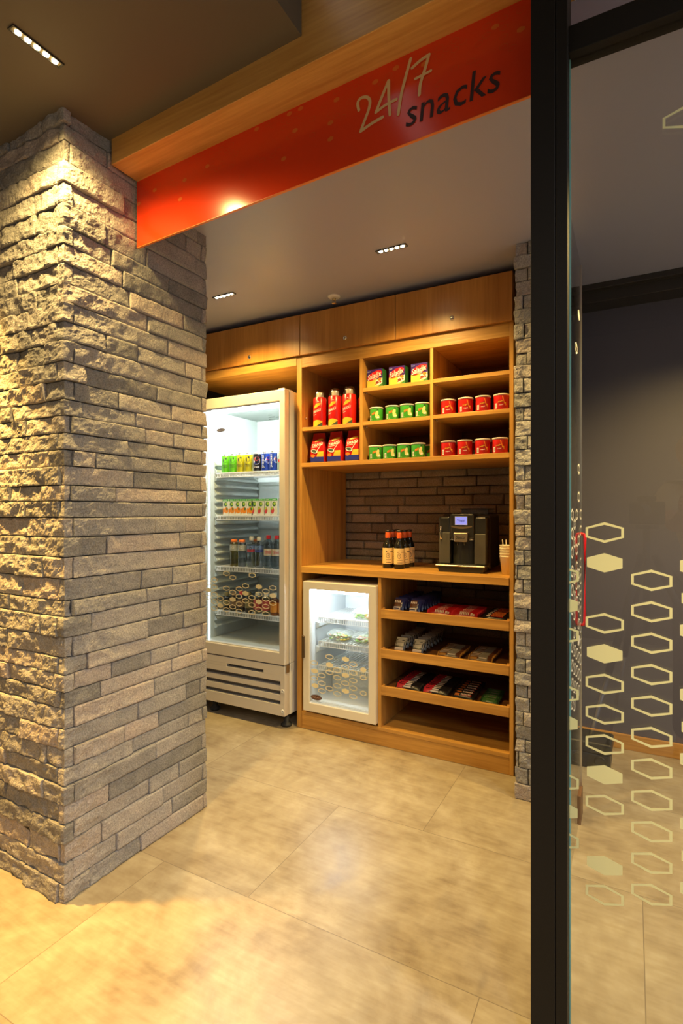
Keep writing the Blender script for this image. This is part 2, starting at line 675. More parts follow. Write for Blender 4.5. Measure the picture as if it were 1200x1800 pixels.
wl = MB().box(-4.5, 3.5, 3.26, 3.3, 0, 2.42)
struct(wl.build('wall_back', M_dark), 'back wall', 'wall')
wg = MB().box(-0.262, 3.5, 3.20, 3.26, 0, 2.42)
struct(wg.build('wall_right', M_wall_grey), 'mauve grey painted wall seen through the glass', 'wall')
wr = MB().box(-9.0, 3.5, -3.3, -3.2, 0, 3.05)
struct(wr.build('wall_front', paint('lobby_wall_paint', (0.16, 0.13, 0.105), 0.6)), 'dark lobby wall behind the photographer', 'wall')
we = MB().box(-4.5, -4.46, 1.72, 3.26, 0, 2.42)
struct(we.build('wall_left', M_wall_grey), 'left end wall of the shop', 'wall')
bb = MB().box(-0.262, 3.5, 3.185, 3.20, 0, 0.078)
struct(bb.build('baseboard_back', M_wx, bevel=0.002), 'honey wood baseboard under the grey wall', 'baseboard')
tr = MB()
tr.box(-0.262, 3.5, 3.06, 3.20, 2.335, 2.42)
tr.box(-0.262, 3.5, 3.02, 3.07, 2.39, 2.42)
struct(tr.build('trim_2', M_black2, bevel=0.003), 'black rail along the top of the grey wall', 'trim')

# split stone pillar at the left of the entrance
PX, PY0, PY1 = -1.588, 1.075, 1.722


def lean(z):
    return 0.0


def pillar_path(s):
    f = 0.72
    w_ = PY1 - PY0
    q = 0.7071
    if abs(s - f) < 1e-6:
        return (PX, PY0, q, -q)
    if abs(s - f - w_) < 1e-6:
        return (PX, PY1, q, q)
    if s < f:
        return (PX - (f - s), PY0, 0, -1)
    if s < f + w_:
        return (PX, PY0 + (s - f), 1, 0)
    return (PX - (s - f - w_), PY1, 0, 1)


def pillar_rough(s):
    f = 0.72
    if s < f:
        return 0.0072
    t = min(1.0, (s - f) / 0.35)
    return 0.0075 * (1 - t) + 0.0022 * t


pil = stone_strip('wall_pillar', pillar_path, 0.72 + 0.647 + 0.12, 0.0, 2.55, 0.0605, (0.13, 0.34), pillar_rough, M_stone,
                  corners=((0.72, 0.03), (0.72 + 0.647, 0.03)), step=0.0058, seed=11, kind_label='rough split stone pillar at the left of the entrance')
core = MB().box(PX - 0.72, PX - 0.013, PY0 + 0.013, PY1 - 0.013, 0, 2.54).build('joint_core', M_dark, pil)
# split stone pier right of the shelving
QX0, QX1, QY = -0.447, -0.262, 2.412


def pier_path(s):
    q = 0.7071
    w_ = QX1 - QX0
    if abs(s - 0.30) < 1e-6:
        return (QX0, QY, -q, -q)
    if abs(s - 0.30 - w_) < 1e-6:
        return (QX1, QY, q, -q)
    if s < 0.30:
        return (QX0, QY + 0.30 - s, -1, 0)
    if s < 0.30 + w_:
        return (QX0 + s - 0.30, QY, 0, -1)
    return (QX1, QY + s - 0.30 - w_, 1, 0)


pier = stone_strip('wall_pier', pier_path, 0.30 + 0.185 + 0.3, 0.0, 2.42, 0.0605, (0.09, 0.22), lambda s: 0.0065, M_stone,
                   corners=((0.30, 0.045), (0.485, 0.04)), step=0.0065, seed=23, kind_label='narrow split stone pier right of the wooden shelving')
MB().box(QX0 + 0.013, QX1 - 0.013, QY + 0.013, 3.26, 0, 2.41).build('joint_core', M_dark, pier)
# stone cladding on the back wall behind counter and fridges
stone_strip('wall_stone', lambda s: (-2.6 + s, 3.18, 0, -1), 2.12, 0.0, 2.42, 0.0585, (0.12, 0.30), lambda s: 0.0022, M_stone_wall,
            step=0.014, seed=5, g=0.0022, kind_label='flat split stone cladding behind the counter')

# timber beam and its fascia over the entrance
bm = MB().box(-1.578, 3.5, 1.243, 1.42, 2.448, 2.90)
bm.xf(climb)
struct(bm.build('trim_beam', M_beam, bevel=0.002), 'honey coloured timber beam across the entrance', 'beam')
hd = MB().box(-0.20, 3.5, 1.285, 1.335, 2.27, 2.33)
struct(hd.build('trim_header', M_black, bevel=0.002), 'black head rail over the shopfront glass', 'trim')

# black shopfront post
po = MB()
po.box(-0.2005, -0.1490, 1.262, 1.34, 0, 2.56)
po.box(-0.1475, -0.1240, 1.262, 1.34, 0, 2.56)
po.box(-0.1495, -0.1470, 1.268, 1.33, 0, 2.56)
struct(po.build('trim_1', M_black, bevel=0.0015), 'black metal shopfront post', 'post')

# fixed shopfront pane with honeycomb film
M_film = bpy.data.materials.new('frosted_film')
M_film.use_nodes = True
_nt, _lk = M_film.node_tree.nodes, M_film.node_tree.links
_nt.clear()
_o = _nt.new('ShaderNodeOutputMaterial')
_d, _t, _m = _nt.new('ShaderNodeBsdfDiffuse'), _nt.new('ShaderNodeBsdfTranslucent'), _nt.new('ShaderNodeMixShader')
_d.inputs[0].default_value = (0.90, 0.88, 0.50, 1)
_t.inputs[0].default_value = (0.90, 0.88, 0.50, 1)
_m.inputs[0].default_value = 0.35
_lk.new(_d.outputs[0], _m.inputs[1])
_lk.new(_t.outputs[0], _m.inputs[2])
_lk.new(_m.outputs[0], _o.inputs[0])
win = MB().box(-0.1225, 1.6, 1.306, 1.314, 0.0, 2.27).build('window_1', M_glass)
struct(win, 'clear shopfront pane with a honeycomb film pattern', 'window')
MB().box(-0.1240, -0.1215, 1.3055, 1.3145, 0.0, 2.27).build('pane_edge', M_edge, win)
cells = []
for ci in range(-1, 14):
    u = -0.053 + 0.089 * ci
    z_top = 1.205 if ci % 2 == 0 else 1.172
    for k in range(0, 12):
        z = z_top - 0.0663 * k
        rn = random.Random(ci * 100 + k)
        if ci == 0:
            st = {0: 0, 1: 1, 2: None, 3: 0, 4: 1, 5: 0, 6: 0, 7: 0, 8: 1, 9: 0, 10: None, 11: 1}.get(k)
        elif ci == 1:
            st = None if k == 0 else 0
        elif ci == -1:
            st = {1: 0, 2: 1, 3: 0, 5: 0, 6: 1, 8: 0, 9: 1, 10: 0}.get(k)
        elif ci == 2:
            st = {1: 0, 2: 1, 3: 0, 5: 0, 6: 1, 7: 0, 9: 0, 10: 1, 11: 0}.get(k)
        else:
            r = rn.random()
            st = None if r < 0.2 else (1 if r < 0.38 else 0)
        if st is not None:
            cells.append((u, z, bool(st)))
cells.append((-0.053, 0.411, False))
cells.append((0.094, 2.063, False))
hp = MB()
hex_cells(hp, cells, 0.0755, 0.0455, 0.0052, lambda u, v, s: (u, 1.3035, v))
hp.build('honeycomb_film', M_film, win)

# glass door standing open behind the post
dr = MB().box(-0.194, -0.186, 1.36, 2.42, 0.012, 2.27).build('door_1', M_door_glass)
struct(dr, 'glass door standing open behind the black post', 'door')
M_steel = mat('brushed_steel', (0.62, 0.62, 0.62), 0.3, 1.0)
M_white_film = mat('white_film', (0.75, 0.75, 0.72), 0.7)
M_red_pl = mat('red_plastic', (0.55, 0.008, 0.014), 0.3)
MB().box(-0.198, -0.182, 2.415, 2.432, 0.012, 2.27).build('stile', M_steel, dr)
MB().box(-0.201, -0.179, 2.33, 2.43, 0.0, 0.115).build('pivot_shoe', paint('bronze_shoe', (0.16, 0.075, 0.03), 0.5), dr, bevel=0.002)
ph = MB()
ph.tube([(-0.186, 2.405, 1.160), (-0.174, 2.405, 1.158), (-0.170, 2.405, 1.145), (-0.170, 2.405, 0.80), (-0.174, 2.405, 0.787), (-0.186, 2.405, 0.785)], 0.0065)
ph.build('pull_handle', M_red_pl, dr)['label'] = 'red pull handle'
dcells = []
for ci in range(0, 12):
    u = 1.42 + 0.089 * ci
    for k in range(0, 11):
        rn = random.Random(500 + ci * 40 + k)
        z = (1.24 if ci % 2 else 1.205) - 0.0663 * k
        if rn.random() < 0.8:
            dcells.append((u, z, rn.random() < 0.12))
dcells += [(2.31, 1.42, False), (2.20, 1.87, False), (2.31, 2.03, True), (2.31, 1.31, False)]
dh = MB()
hex_cells(dh, dcells, 0.0755, 0.0455, 0.0062, lambda u, v, s: (-0.1845, u, v))
dh.build('honeycomb_film', M_white_film, dr)

# ---------------------------------------------------------------- lamps
M_led = mat('led_lens', (1, 0.9, 0.7), 0.3, emit=(1.0, 0.80, 0.42), emit_s=30)
M_led_in = mat('led_lens_shop', (1, 0.9, 0.7), 0.3, emit=(1.0, 0.86, 0.58), emit_s=28)
M_reflector = mat('led_trough', (0.25, 0.22, 0.16), 0.35, 0.6)


def linear_light(label, x, y, z, along_y, led):
    """Recessed trimless strip of five small LED lenses."""
    t = thing('linear_downlight', label, 'ceiling light', (x, y, z), PI / 2 if along_y else 0, 'recessed linear downlights')
    h = MB().frame(-0.073, 0.073, -0.013, 0.013, 0.0035, 0, 0.004)
    h.xf(lambda p: Vector((p.x, p.z, -p.y)))
    h.build('trim_ring', M_black2, t)
    MB().box(-0.070, 0.070, -0.010, 0.010, -0.0012, -0.0004).build('trough', M_reflector, t)
    for k in range(5):
        MB().lathe([(0.0085, 0.0), (0.0078, -0.003), (0.005, -0.005), (0.0001, -0.006)], 14, (-0.052 + 0.026 * k, 0, -0.0012)).build('led_lens', led, t)
    return t


zc = 2.535 + TILT * (-1.44 + 1.58)
linear_light('lit five-lens downlight in the brown ceiling in front of the stone pillar', -1.448, 0.90, zc - 0.0005, True, M_led)
linear_light('lit five-lens downlight in the grey shop ceiling above the entrance middle', -0.937, 2.19, 2.4195, False, M_led_in)
linear_light('lit five-lens downlight in the grey shop ceiling partly hidden behind the stone pillar', -1.935, 2.235, 2.4195, False, M_led_in)
spot('lobby_led_lamp', (-1.475, 0.90, zc - 0.02), OUTER_LED_W, WARM, 150, 0.9, 0.035)
spot('lobby_led_lamp', (-2.05, 0.80, 2.45), 600.0, (1.0, 0.57, 0.13), 62, 0.8, 0.035)
spot('lobby_led_lamp', (-1.44, -0.5, 2.48), OUTER_LED_W * 0.4, WARM, 150, 0.9, 0.05)  # out-of-view warm lamp added as lobby fill, no fixture built
spot('shop_led_lamp', (-0.937, 2.19, 2.40), INNER_LED_W, WARM, 140, 0.8, 0.035)
spot('shop_led_lamp', (-1.935, 2.235, 2.40), INNER_LED_W * 1.35, WARM, 140, 0.8, 0.035)
for bx_, by_ in ((1.6, 0.75), (2.6, 0.60), (1.1, -2.2), (0.9, -0.9)):  # unseen neutral fill lamps, added to brighten pillar, sign and glass film
    spot('bay_fill_lamp', (bx_, by_, 2.93), BAY_FILL_W, (0.96, 0.98, 1.0), 160, 0.9, 0.10)
spot('side_room_led_lamp', (0.38, 2.19, 2.40), INNER_LED_W * 2.4, WARM, 140, 0.8, 0.035)

# sprinkler in the shop ceiling
sp_ = thing('fire_sprinkler', 'small white fire sprinkler on the grey shop ceiling', 'sprinkler', (-1.42, 2.531, 2.42))
M_white_pl = mat('white_plastic', (0.80, 0.78, 0.74), 0.35)
MB().lathe([(0.034, 0.0), (0.034, -0.004), (0.028, -0.009), (0.012, -0.010), (0.0001, -0.010)], 24).build('escutcheon', M_white_pl, sp_)
M_brass = mat('brass', (0.6, 0.45, 0.22), 0.35, 1.0)
s = MB().lathe([(0.007, -0.010), (0.007, -0.022), (0.0001, -0.022)], 12)
s.tube([(-0.009, 0, -0.012), (-0.010, 0, -0.030), (0, 0, -0.038), (0.010, 0, -0.030), (0.009, 0, -0.012)], 0.002)
s.build('sprinkler_body', M_brass, sp_)
MB().lathe([(0.0001, -0.037), (0.013, -0.038), (0.013, -0.040), (0.0001, -0.041)], 16).build('deflector', M_brass, sp_)

# ---------------------------------------------------------------- red fascia sign
M_red = mat('sign_red', (0.80, 0.055, 0.010), 0.16, spec=0.5)
M_red_edge = mat('sign_edge', (0.85, 0.22, 0.04), 0.35)
M_cream = mat('sign_cream', (0.80, 0.56, 0.26), 0.4)
M_text_dark = mat('sign_dark_letters', (0.035, 0.012, 0.012), 0.45)
M_hex_line = mat('sign_hex_line', (0.72, 0.088, 0.018), 0.25)
M_hex_fill = mat('sign_hex_fill', (0.80, 0.17, 0.03), 0.25)
sg = thing('fascia_sign', 'long glossy red 24/7 snacks sign hanging under the timber beam', 'sign', (-1.58, 1.352, 2.448))


def on_sign(p):
    q = climb(p)
    return Vector((q.x + 1.58, q.y - 1.352, q.z - 2.448))


MB().box(-1.580, -0.2015, 1.3518, 1.3602, 2.208, 2.2095).xf(on_sign).build('edge_strip', M_red_edge, sg)
hx = MB().box(-1.580, -0.2015, 1.352, 1.360, 2.2095, 2.448)
rn = random.Random(3)
cl = []
for ci in range(0, 66):
    for k in range(0, 6):
        u = -1.57 + 0.0205 * ci
        v = 2.436 - 0.0235 * k - (0.01175 if ci % 2 else 0)
        f = (u + 1.57) / 1.36
        keep = (0.62 - 0.10 * k) * (0.55 + 0.45 * math.sin(ci * 0.22 + 1.0) ** 2)
        if rn.random() < keep and u < -0.215:
            cl.append((u, v, rn.random() < 0.22))
hex_cells(hx, cl, 0.0200, 0.0155, 0.0009, lambda u, v, s: (u, 1.3514, v), 1, 2)
hx.xf(on_sign).build('sign_panel', [M_red, M_hex_line, M_hex_fill], sg)


def sp2(x, y):
    """A spot on the sign face, measured on the lettering."""
    px, py = 600 + x / 3.75, 60 + y / 3.75
    u = (px - 600) / 940.0
    s_, c_ = math.sin(CAM_YAW), math.cos(CAM_YAW)
    d = 1.3515 / (c_ + u * s_)
    X = (-s_ + u * c_) * d
    Z = 1.25 + (900 - py) / 940.0 * d
    return (X, Z - TILT * (X + 1.58) + 0.001)


lt = MB()
for si, (pts, hw) in enumerate((([(115, 505), (107, 460), (125, 428), (165, 418), (188, 445), (178, 505), (150, 580), (126, 645)], 0.0043),
                ([(126, 645), (200, 592), (272, 550)], 0.0043),
                ([(310, 312), (270, 410), (227, 520)], 0.0043), ([(227, 520), (290, 472), (362, 434)], 0.0040),
                ([(312, 312), (313, 420), (321, 535)], 0.0043), ([(457, 167), (400, 380), (375, 533)], 0.0043),
                ([(467, 228), (520, 180), (578, 140)], 0.0043), ([(578, 140), (550, 240), (522, 330), (514, 405)], 0.0043),
                ([(488, 300), (590, 247)], 0.0036))):
    vs, fs = stroke([sp2(*p) for p in pts], hw, 1.3508 - 0.00015 * si)
    lt.add(vs, fs)
lt.xf(on_sign).build('numerals', M_cream, sg)
tv, tf = text_mesh('snacks', 0.250, 0.0745, 0.12)
MB().add([(-0.411 + x, 1.3506, 2.287 + y) for x, y in tv], tf).xf(on_sign).build('lettering', M_text_dark, sg)
# ---------------------------------------------------------------- joinery
FY = 2.61      # front of the joinery
BY = 3.155     # back of the joinery
XL0, XL1, XR0, XR1 = -1.712, -1.679, -0.511, -0.492
M_back = wood('dark_back_panel', 'x', (0.16, 0.060, 0.014), (0.26, 0.105, 0.028), 0.5)


def at(t):
    """Local mapper: world coordinates to the thing's own."""
    L = Vector(t.location)
    return lambda p: Vector(p) - L


su = thing('shelving_unit', 'tall honey oak shelving unit with open cubbyholes above the counter', 'shelving', (-1.10, FY, 0))
B = lambda *a: MB().box(*a).xf(at(su))
B(XL0, XL1, FY, BY, 0, 2.15).build('side_panel', M_wz, su, 0.0015)
B(XR0, XR1, FY, BY, 0, 2.15).build('side_panel', M_wz, su, 0.0015)
B(XL1, XR0, FY, BY, 2.085, 2.15).build('top_board', M_wx, su, 0.0015)
B(-1.306, -1.287, FY + 0.002, BY - 0.02, 1.533, 2.085).build('divider', M_wz, su, 0.001)
B(-0.905, -0.888, FY + 0.002, BY - 0.02, 1.533, 2.085).build('divider', M_wz, su, 0.001)
B(XL1, XR0, FY, BY, 1.508, 1.533).build('bottom_board', M_wx, su, 0.0015)
for x0, x1, zs in ((XL1, -1.306, (1.738,)), (-1.287, -0.905, (1.924, 1.741)), (-0.888, XR0, (1.926, 1.743))):
    for z in zs:
        B(x0, x1, FY + 0.003, BY - 0.02, z - 0.020, z).build('shelf', M_wx, su, 0.001)
B(XL1, XR0, BY - 0.018, BY - 0.006, 1.533, 2.085).build('back_panel', M_back, su)
M_pin = mat('shelf_pin_steel', (0.8, 0.78, 0.72), 0.25, 1.0)
for x, z in ((-1.287, 1.904), (-1.287, 1.721), (-0.888, 1.906), (-0.888, 1.723), (XL1, 1.80)):
    MB().tube([(x, FY + 0.035, z - 0.004), (x + 0.012, FY + 0.035, z - 0.004)], 0.003).xf(at(su)).build('shelf_pin', M_pin, su)

wt = MB().box(XL1 + 0.0005, XR0 - 0.0005, 2.603, BY, 0.900, 0.937).build('worktop', M_wx, None, 0.002)
tag(wt, 'honey oak worktop carrying the coffee machine and the bottles', 'worktop')

bc = thing('base_cabinet', 'honey oak base cabinet with three sweet trays beside the small fridge', 'cabinet', (-1.10, FY, 0))
B = lambda *a: MB().box(*a).xf(at(bc))
B(-1.196, -1.177, FY + 0.001, BY, 0.10, 0.899).build('divider', M_wz, bc, 0.001)
B(XL1 + 0.0005, XR0 - 0.0005, FY, BY, 0.080, 0.100).build('bottom_board', M_wx, bc, 0.001)
B(XL1 + 0.0005, XR0 - 0.0005, FY + 0.002, FY + 0.022, 0.0005, 0.079).build('plinth', M_wx, bc, 0.001)
B(-1.177, XR0 - 0.0005, BY - 0.02, BY - 0.008, 0.10, 0.47).build('back_panel', M_back, bc)
TRAY_Z = (0.716, 0.504, 0.306)
for z in TRAY_Z:
    t = B(-1.176, XR0 - 0.001, FY + 0.016, 3.10, z - 0.012, z).build('tray', M_back, bc)
    B(-1.178, XR0 - 0.0005, FY - 0.002, FY + 0.016, z - 0.032, z + 0.016).build('tray_rail', M_wx, t, 0.0015)
    B(-1.176, XR0 - 0.001, 3.088, 3.10, z, z + 0.030).build('back_lip', M_back, t)
    B(-1.1765, -1.163, FY + 0.016, FY + 0.030, z, z + 0.0195).build('corner_block', M_wy, t)
    B(XR0 - 0.0145, XR0 - 0.001, FY + 0.016, FY + 0.030, z, z + 0.0195).build('corner_block', M_wy, t)

M_lock = mat('lock_chrome', (0.75, 0.73, 0.68), 0.2, 1.0)
M_lock_d = mat('lock_slot', (0.02, 0.02, 0.02), 0.5)
for (x0, x1, lx, lz, lab) in ((-2.60, -1.6805, -2.043, 2.192, 'flat oak overhead cupboard above the tall fridge'),
                              (-1.680, -1.0875, -1.385, 2.207, 'flat oak overhead cupboard above the red canisters'),
                              (-1.087, -0.492, -0.784, 2.212, 'flat oak overhead cupboard above the red snack tins')):
    oc = thing('overhead_cupboard', lab, 'cupboard', (0.5 * (x0 + x1), FY, 2.15), group='overhead cupboards')
    B = lambda *a: MB().box(*a).xf(at(oc))
    B(x0 + 0.001, x1 - 0.001, FY + 0.001, BY, 2.151, 2.388).build('carcass', M_wx, oc)
    if x0 < -2:
        B(x0, XL0 - 0.001, FY - 0.004, BY, 2.100, 2.1505).build('bottom_board', M_wx, oc, 0.001)
    d = B(x0 + 0.0015, x1 - 0.0015, FY - 0.018, FY, 2.153, 2.386).build('door', M_door_wood, oc, 0.001)
    k = MB().lathe([(0.0115, 0.0), (0.0115, 0.003), (0.009, 0.005), (0.0001, 0.005)], 20)
    k.box(-0.0012, 0.0012, -0.005, 0.005, 0.005, 0.0054, 1)
    k.xf(lambda p: Vector((p.x + lx, FY - 0.018 - p.z, p.y + lz))).xf(at(oc)).build('lock', [M_lock, M_lock_d], d)

# ---------------------------------------------------------------- fridges
M_fr_white = mat('fridge_white_enamel', (0.78, 0.78, 0.76), 0.35)
M_fr_liner = mat('fridge_liner', (0.48, 0.52, 0.49), 0.4)
M_sf_liner = mat('small_fridge_liner', (0.72, 0.76, 0.79), 0.4)
M_fr_alu = mat('fridge_door_aluminium', (0.80, 0.76, 0.70), 0.38, 0.35)
M_gasket = mat('fridge_gasket', (0.05, 0.05, 0.055), 0.7)
M_fr_glass = glass_mat('fridge_glass', (0.95, 0.97, 0.97), 0.01)
M_fr_evap = mat('fridge_evaporator_panel', (0.40, 0.44, 0.45), 0.4)
M_wire = mat('white_coated_wire', (0.85, 0.86, 0.85), 0.35)
M_slot = mat('grille_dark', (0.16, 0.14, 0.12), 0.8)
M_rubber = mat('black_rubber', (0.025, 0.025, 0.025), 0.6)
M_film2 = M_film.copy()
M_film2.name = 'cream_frosted_film'
for _n in M_film2.node_tree.nodes:
    if _n.type in ('BSDF_DIFFUSE', 'BSDF_TRANSLUCENT'):
        _n.inputs[0].default_value = (0.92, 0.80, 0.50, 1)
M_tube = mat('fridge_lamp_tube', (1, 1, 1), 0.3, emit=(0.93, 0.99, 1.0), emit_s=FRIDGE_TUBE)
M_tube_m = mat('small_fridge_lamp_tube', (1, 1, 1), 0.3, emit=(0.93, 0.99, 1.0), emit_s=MINI_TUBE)
M_badge = mat('badge_navy', (0.03, 0.035, 0.13), 0.4)
M_badge_b = mat('badge_brown', (0.055, 0.018, 0.012), 0.4)
M_badge_t = mat('badge_letters', (0.7, 0.7, 0.72), 0.4)
M_print = mat('print_black', (0.02, 0.02, 0.02), 0.5)


def wire_shelf(name, x0, x1, y0, y1, z, parent, fence=0.028, pitch=0.022):
    """White wire shelf with a barred front lip; the price rail is a piece of its own."""
    m = MB()
    n = int((x1 - x0) / pitch)
    for i in range(n + 1):
        x = x0 + (x1 - x0) * i / n
        m.box(x - 0.0022, x + 0.0022, y0, y1, z - 0.004, z)
    for y in (y0 + 0.06, 0.5 * (y0 + y1), y1 - 0.02):
        m.box(x0, x1, y - 0.0025, y + 0.0025, z - 0.009, z - 0.004)
    s = m.xf(at(parent)).build('wire_shelf', M_wire, parent)
    f = MB()
    f.box(x0, x1, y0 - 0.004, y0, z - 0.003, z + 0.004)
    f.box(x0, x1, y0 - 0.004, y0, z - fence - 0.002, z - fence + 0.002)
    n2 = int((x1 - x0) / 0.0125)
    for i in range(n2 + 1):
        x = x0 + (x1 - x0) * i / n2
        f.box(x - 0.002, x + 0.002, y0 - 0.0035, y0 - 0.0005, z - fence, z)
    f.xf(at(parent)).build('front_lip', M_wire, s)
    return s


def oval_badge(body, cx, y, cz, a, b, m, parent, name='badge'):
    o = MB()
    seg = 28
    o.add([(cx + a * math.cos(2 * PI * k / seg), y, cz + b * math.sin(2 * PI * k / seg)) for k in range(seg)], [tuple(range(seg))], 0)
    o.add([(cx + a * 0.88 * math.cos(2 * PI * k / seg), y - 0.0003, cz + b * 0.8 * math.sin(2 * PI * k / seg)) for k in range(seg)], [tuple(range(seg))], 1)
    o.add([(cx + a * 0.84 * math.cos(2 * PI * k / seg), y - 0.0005, cz + b * 0.74 * math.sin(2 * PI * k / seg)) for k in range(seg)], [tuple(range(seg))], 0)
    tv, tf = text_mesh(body, a * 1.3, b * 0.62)
    o.add([(cx + p[0], y - 0.0008, cz + p[1]) for p in tv], tf, 1)
    return o, m


# tall fridge -----------------------------------------------------------------
FX0, FX1 = -2.412, -1.742
tf_ = thing('display_fridge', 'tall white glass-door drinks fridge beside the shelving unit', 'fridge', (0.5 * (FX0 + FX1), 2.53, 0))
L = at(tf_)
B = lambda *a: MB().box(*a).xf(L)
sh = MB()
sh.box(FX0, FX0 + 0.035, 2.582, 3.14, 0.372, 1.955)
sh.box(FX1 - 0.035, FX1, 2.582, 3.14, 0.372, 1.955)
sh.box(FX0 + 0.035, FX1 - 0.035, 3.105, 3.14, 0.372, 1.955)
sh.box(FX0 + 0.035, FX1 - 0.035, 2.582, 3.105, 1.905, 1.955)
sh.box(FX0 + 0.035, FX1 - 0.035, 2.582, 3.105, 0.372, 0.437)
cs = sh.xf(L).build('cabinet_shell', M_fr_white, tf_, 0.003)
ln = MB()
ix0, ix1 = FX0 + 0.035, FX1 - 0.035
ln.box(ix0, ix0 + 0.004, 2.585, 3.10, 0.437, 1.905)
ln.box(ix1 - 0.004, ix1, 2.585, 3.10, 0.437, 1.905)
ln.box(ix0 + 0.004, ix1 - 0.004, 3.099, 3.104, 0.437, 1.905)
ln.box(ix0 + 0.004, ix1 - 0.004, 2.585, 3.099, 1.900, 1.904)
ln.box(ix0 + 0.004, ix1 - 0.004, 2.585, 3.099, 0.438, 0.442)
for side in (0, 1):
    z = 0.50
    while z < 1.58:
        if side == 0:
            x = ix0 + 0.004
            poly = [(x, z), (x + 0.020, z + 0.006), (x + 0.020, z + 0.012), (x, z + 0.034)]
        else:
            x = ix1 - 0.004
            poly = [(x, z), (x, z + 0.034), (x - 0.020, z + 0.012), (x - 0.020, z + 0.006)]
        ln.prism(poly, 2.65, 3.09)
        z += 0.0475
ln.xf(L).build('liner', M_fr_liner, tf_)
ev = MB().box(-2.07, -1.80, 3.075, 3.098, 0.72, 1.46)
for i in range(11):
    ev.box(-2.055 + 0.024 * i, -2.050 + 0.024 * i, 3.071, 3.075, 0.74, 1.44)
ev.xf(L).build('evaporator_panel', M_fr_evap, tf_, 0.002)
bx = MB().box(FX0 + 0.005, FX1 - 0.001, 2.585, 3.14, 0.075, 0.371)
bx.xf(L).build('machine_housing', M_fr_white, tf_, 0.003)
g = MB()
gx0, gx1 = FX0 + 0.004, FX1 - 0.003
gy0, gy1 = 2.532, 2.584
zs = [0.078, 0.141, 0.163, 0.198, 0.220, 0.252, 0.276, 0.309, 0.327, 0.366]
g.box(gx0, gx1, gy0, gy1, zs[0], zs[1])
g.box(gx0 + 0.03, gx1 - 0.03, gy0 + 0.004, gy1, zs[2], zs[3])
g.box(gx0 + 0.03, gx1 - 0.03, gy0 + 0.004, gy1, zs[4], zs[5])
g.box(gx0 + 0.03, gx1 - 0.03, gy0, gy1, zs[6], zs[7])
g.box(gx0, gx1, gy0, gy1, zs[8], zs[9])
g.box(gx0, gx0 + 0.03, gy0, gy1, zs[1], zs[8])
g.box(gx1 - 0.03, gx1, gy0, gy1, zs[1], zs[8])
g.box(gx0 + 0.03, -2.171, gy0, gy1, zs[7], zs[8])
g.box(-1.896, gx1 - 0.03, gy0, gy1, zs[7], zs[8])
g.box(gx0 + 0.03, gx1 - 0.03, gy1 - 0.028, gy1 - 0.026, zs[1], zs[8], 1)
g.xf(L).build('grille_panel', [M_fr_alu, M_slot], tf_, 0.0025)
for z in (0.106, 0.222):
    MB().lathe([(0.012, 0), (0.012, 0.003), (0.005, 0.003), (0.005, 0.0005), (0.0001, 0.0005)], 16).xf(
        lambda p: Vector((gx1 - 0.014 + p.x, 2.532 - p.z, z + p.y))).xf(L).build('screw_cup', M_fr_white, tf_)
hb = MB().box(FX1 - 0.030, FX1 - 0.002, 2.534, 2.60, 0.3665, 0.3695)
hb.box(FX1 - 0.0015, FX1 + 0.003, 2.54, 2.575, 0.325, 0.3695)
hb.xf(L).build('hinge_bracket', M_steel, tf_, 0.001)
hb2 = MB().box(FX1 - 0.05, FX1 - 0.006, 2.534, 2.62, 1.9555, 1.9615).xf(L).build('hinge_cap', M_fr_white, tf_, 0.002)
for x in (FX0 + 0.09, FX1 - 0.035):
    for y in (2.60, 3.05):
        MB().lathe([(0.0001, 0.0), (0.030, 0.0), (0.032, 0.012), (0.024, 0.020), (0.016, 0.024), (0.016, 0.077), (0.0001, 0.077)], 20, (x, y, 0)).xf(L).build('foot', M_rubber, tf_)
dz0, dz1 = 0.371, 1.954
fd = MB().frame(FX0, FX1, dz0, dz1, 0.038, 2.530, 2.574, 0, 0.070, 0.066).xf(L).build('door', M_fr_alu, tf_, 0.004)
MB().frame(FX0 + 0.038, FX1 - 0.038, dz0 + 0.07, dz1 - 0.066, 0.006, 2.538, 2.570).xf(L).build('glazing_bead', M_fr_white, fd)
MB().frame(FX0 + 0.006, FX1 - 0.006, dz0 + 0.006, dz1 - 0.006, 0.028, 2.5745, 2.5815).xf(L).build('gasket', M_gasket, fd)
MB().box(FX0 + 0.036, FX1 - 0.036, 2.5405, 2.5445, dz0 + 0.068, dz1 - 0.064).xf(L).build('door_glass', M_fr_glass, fd)
FH = {}
P0, ZP, XP = 0.8737, 0.0444, 0.0494
cells = []
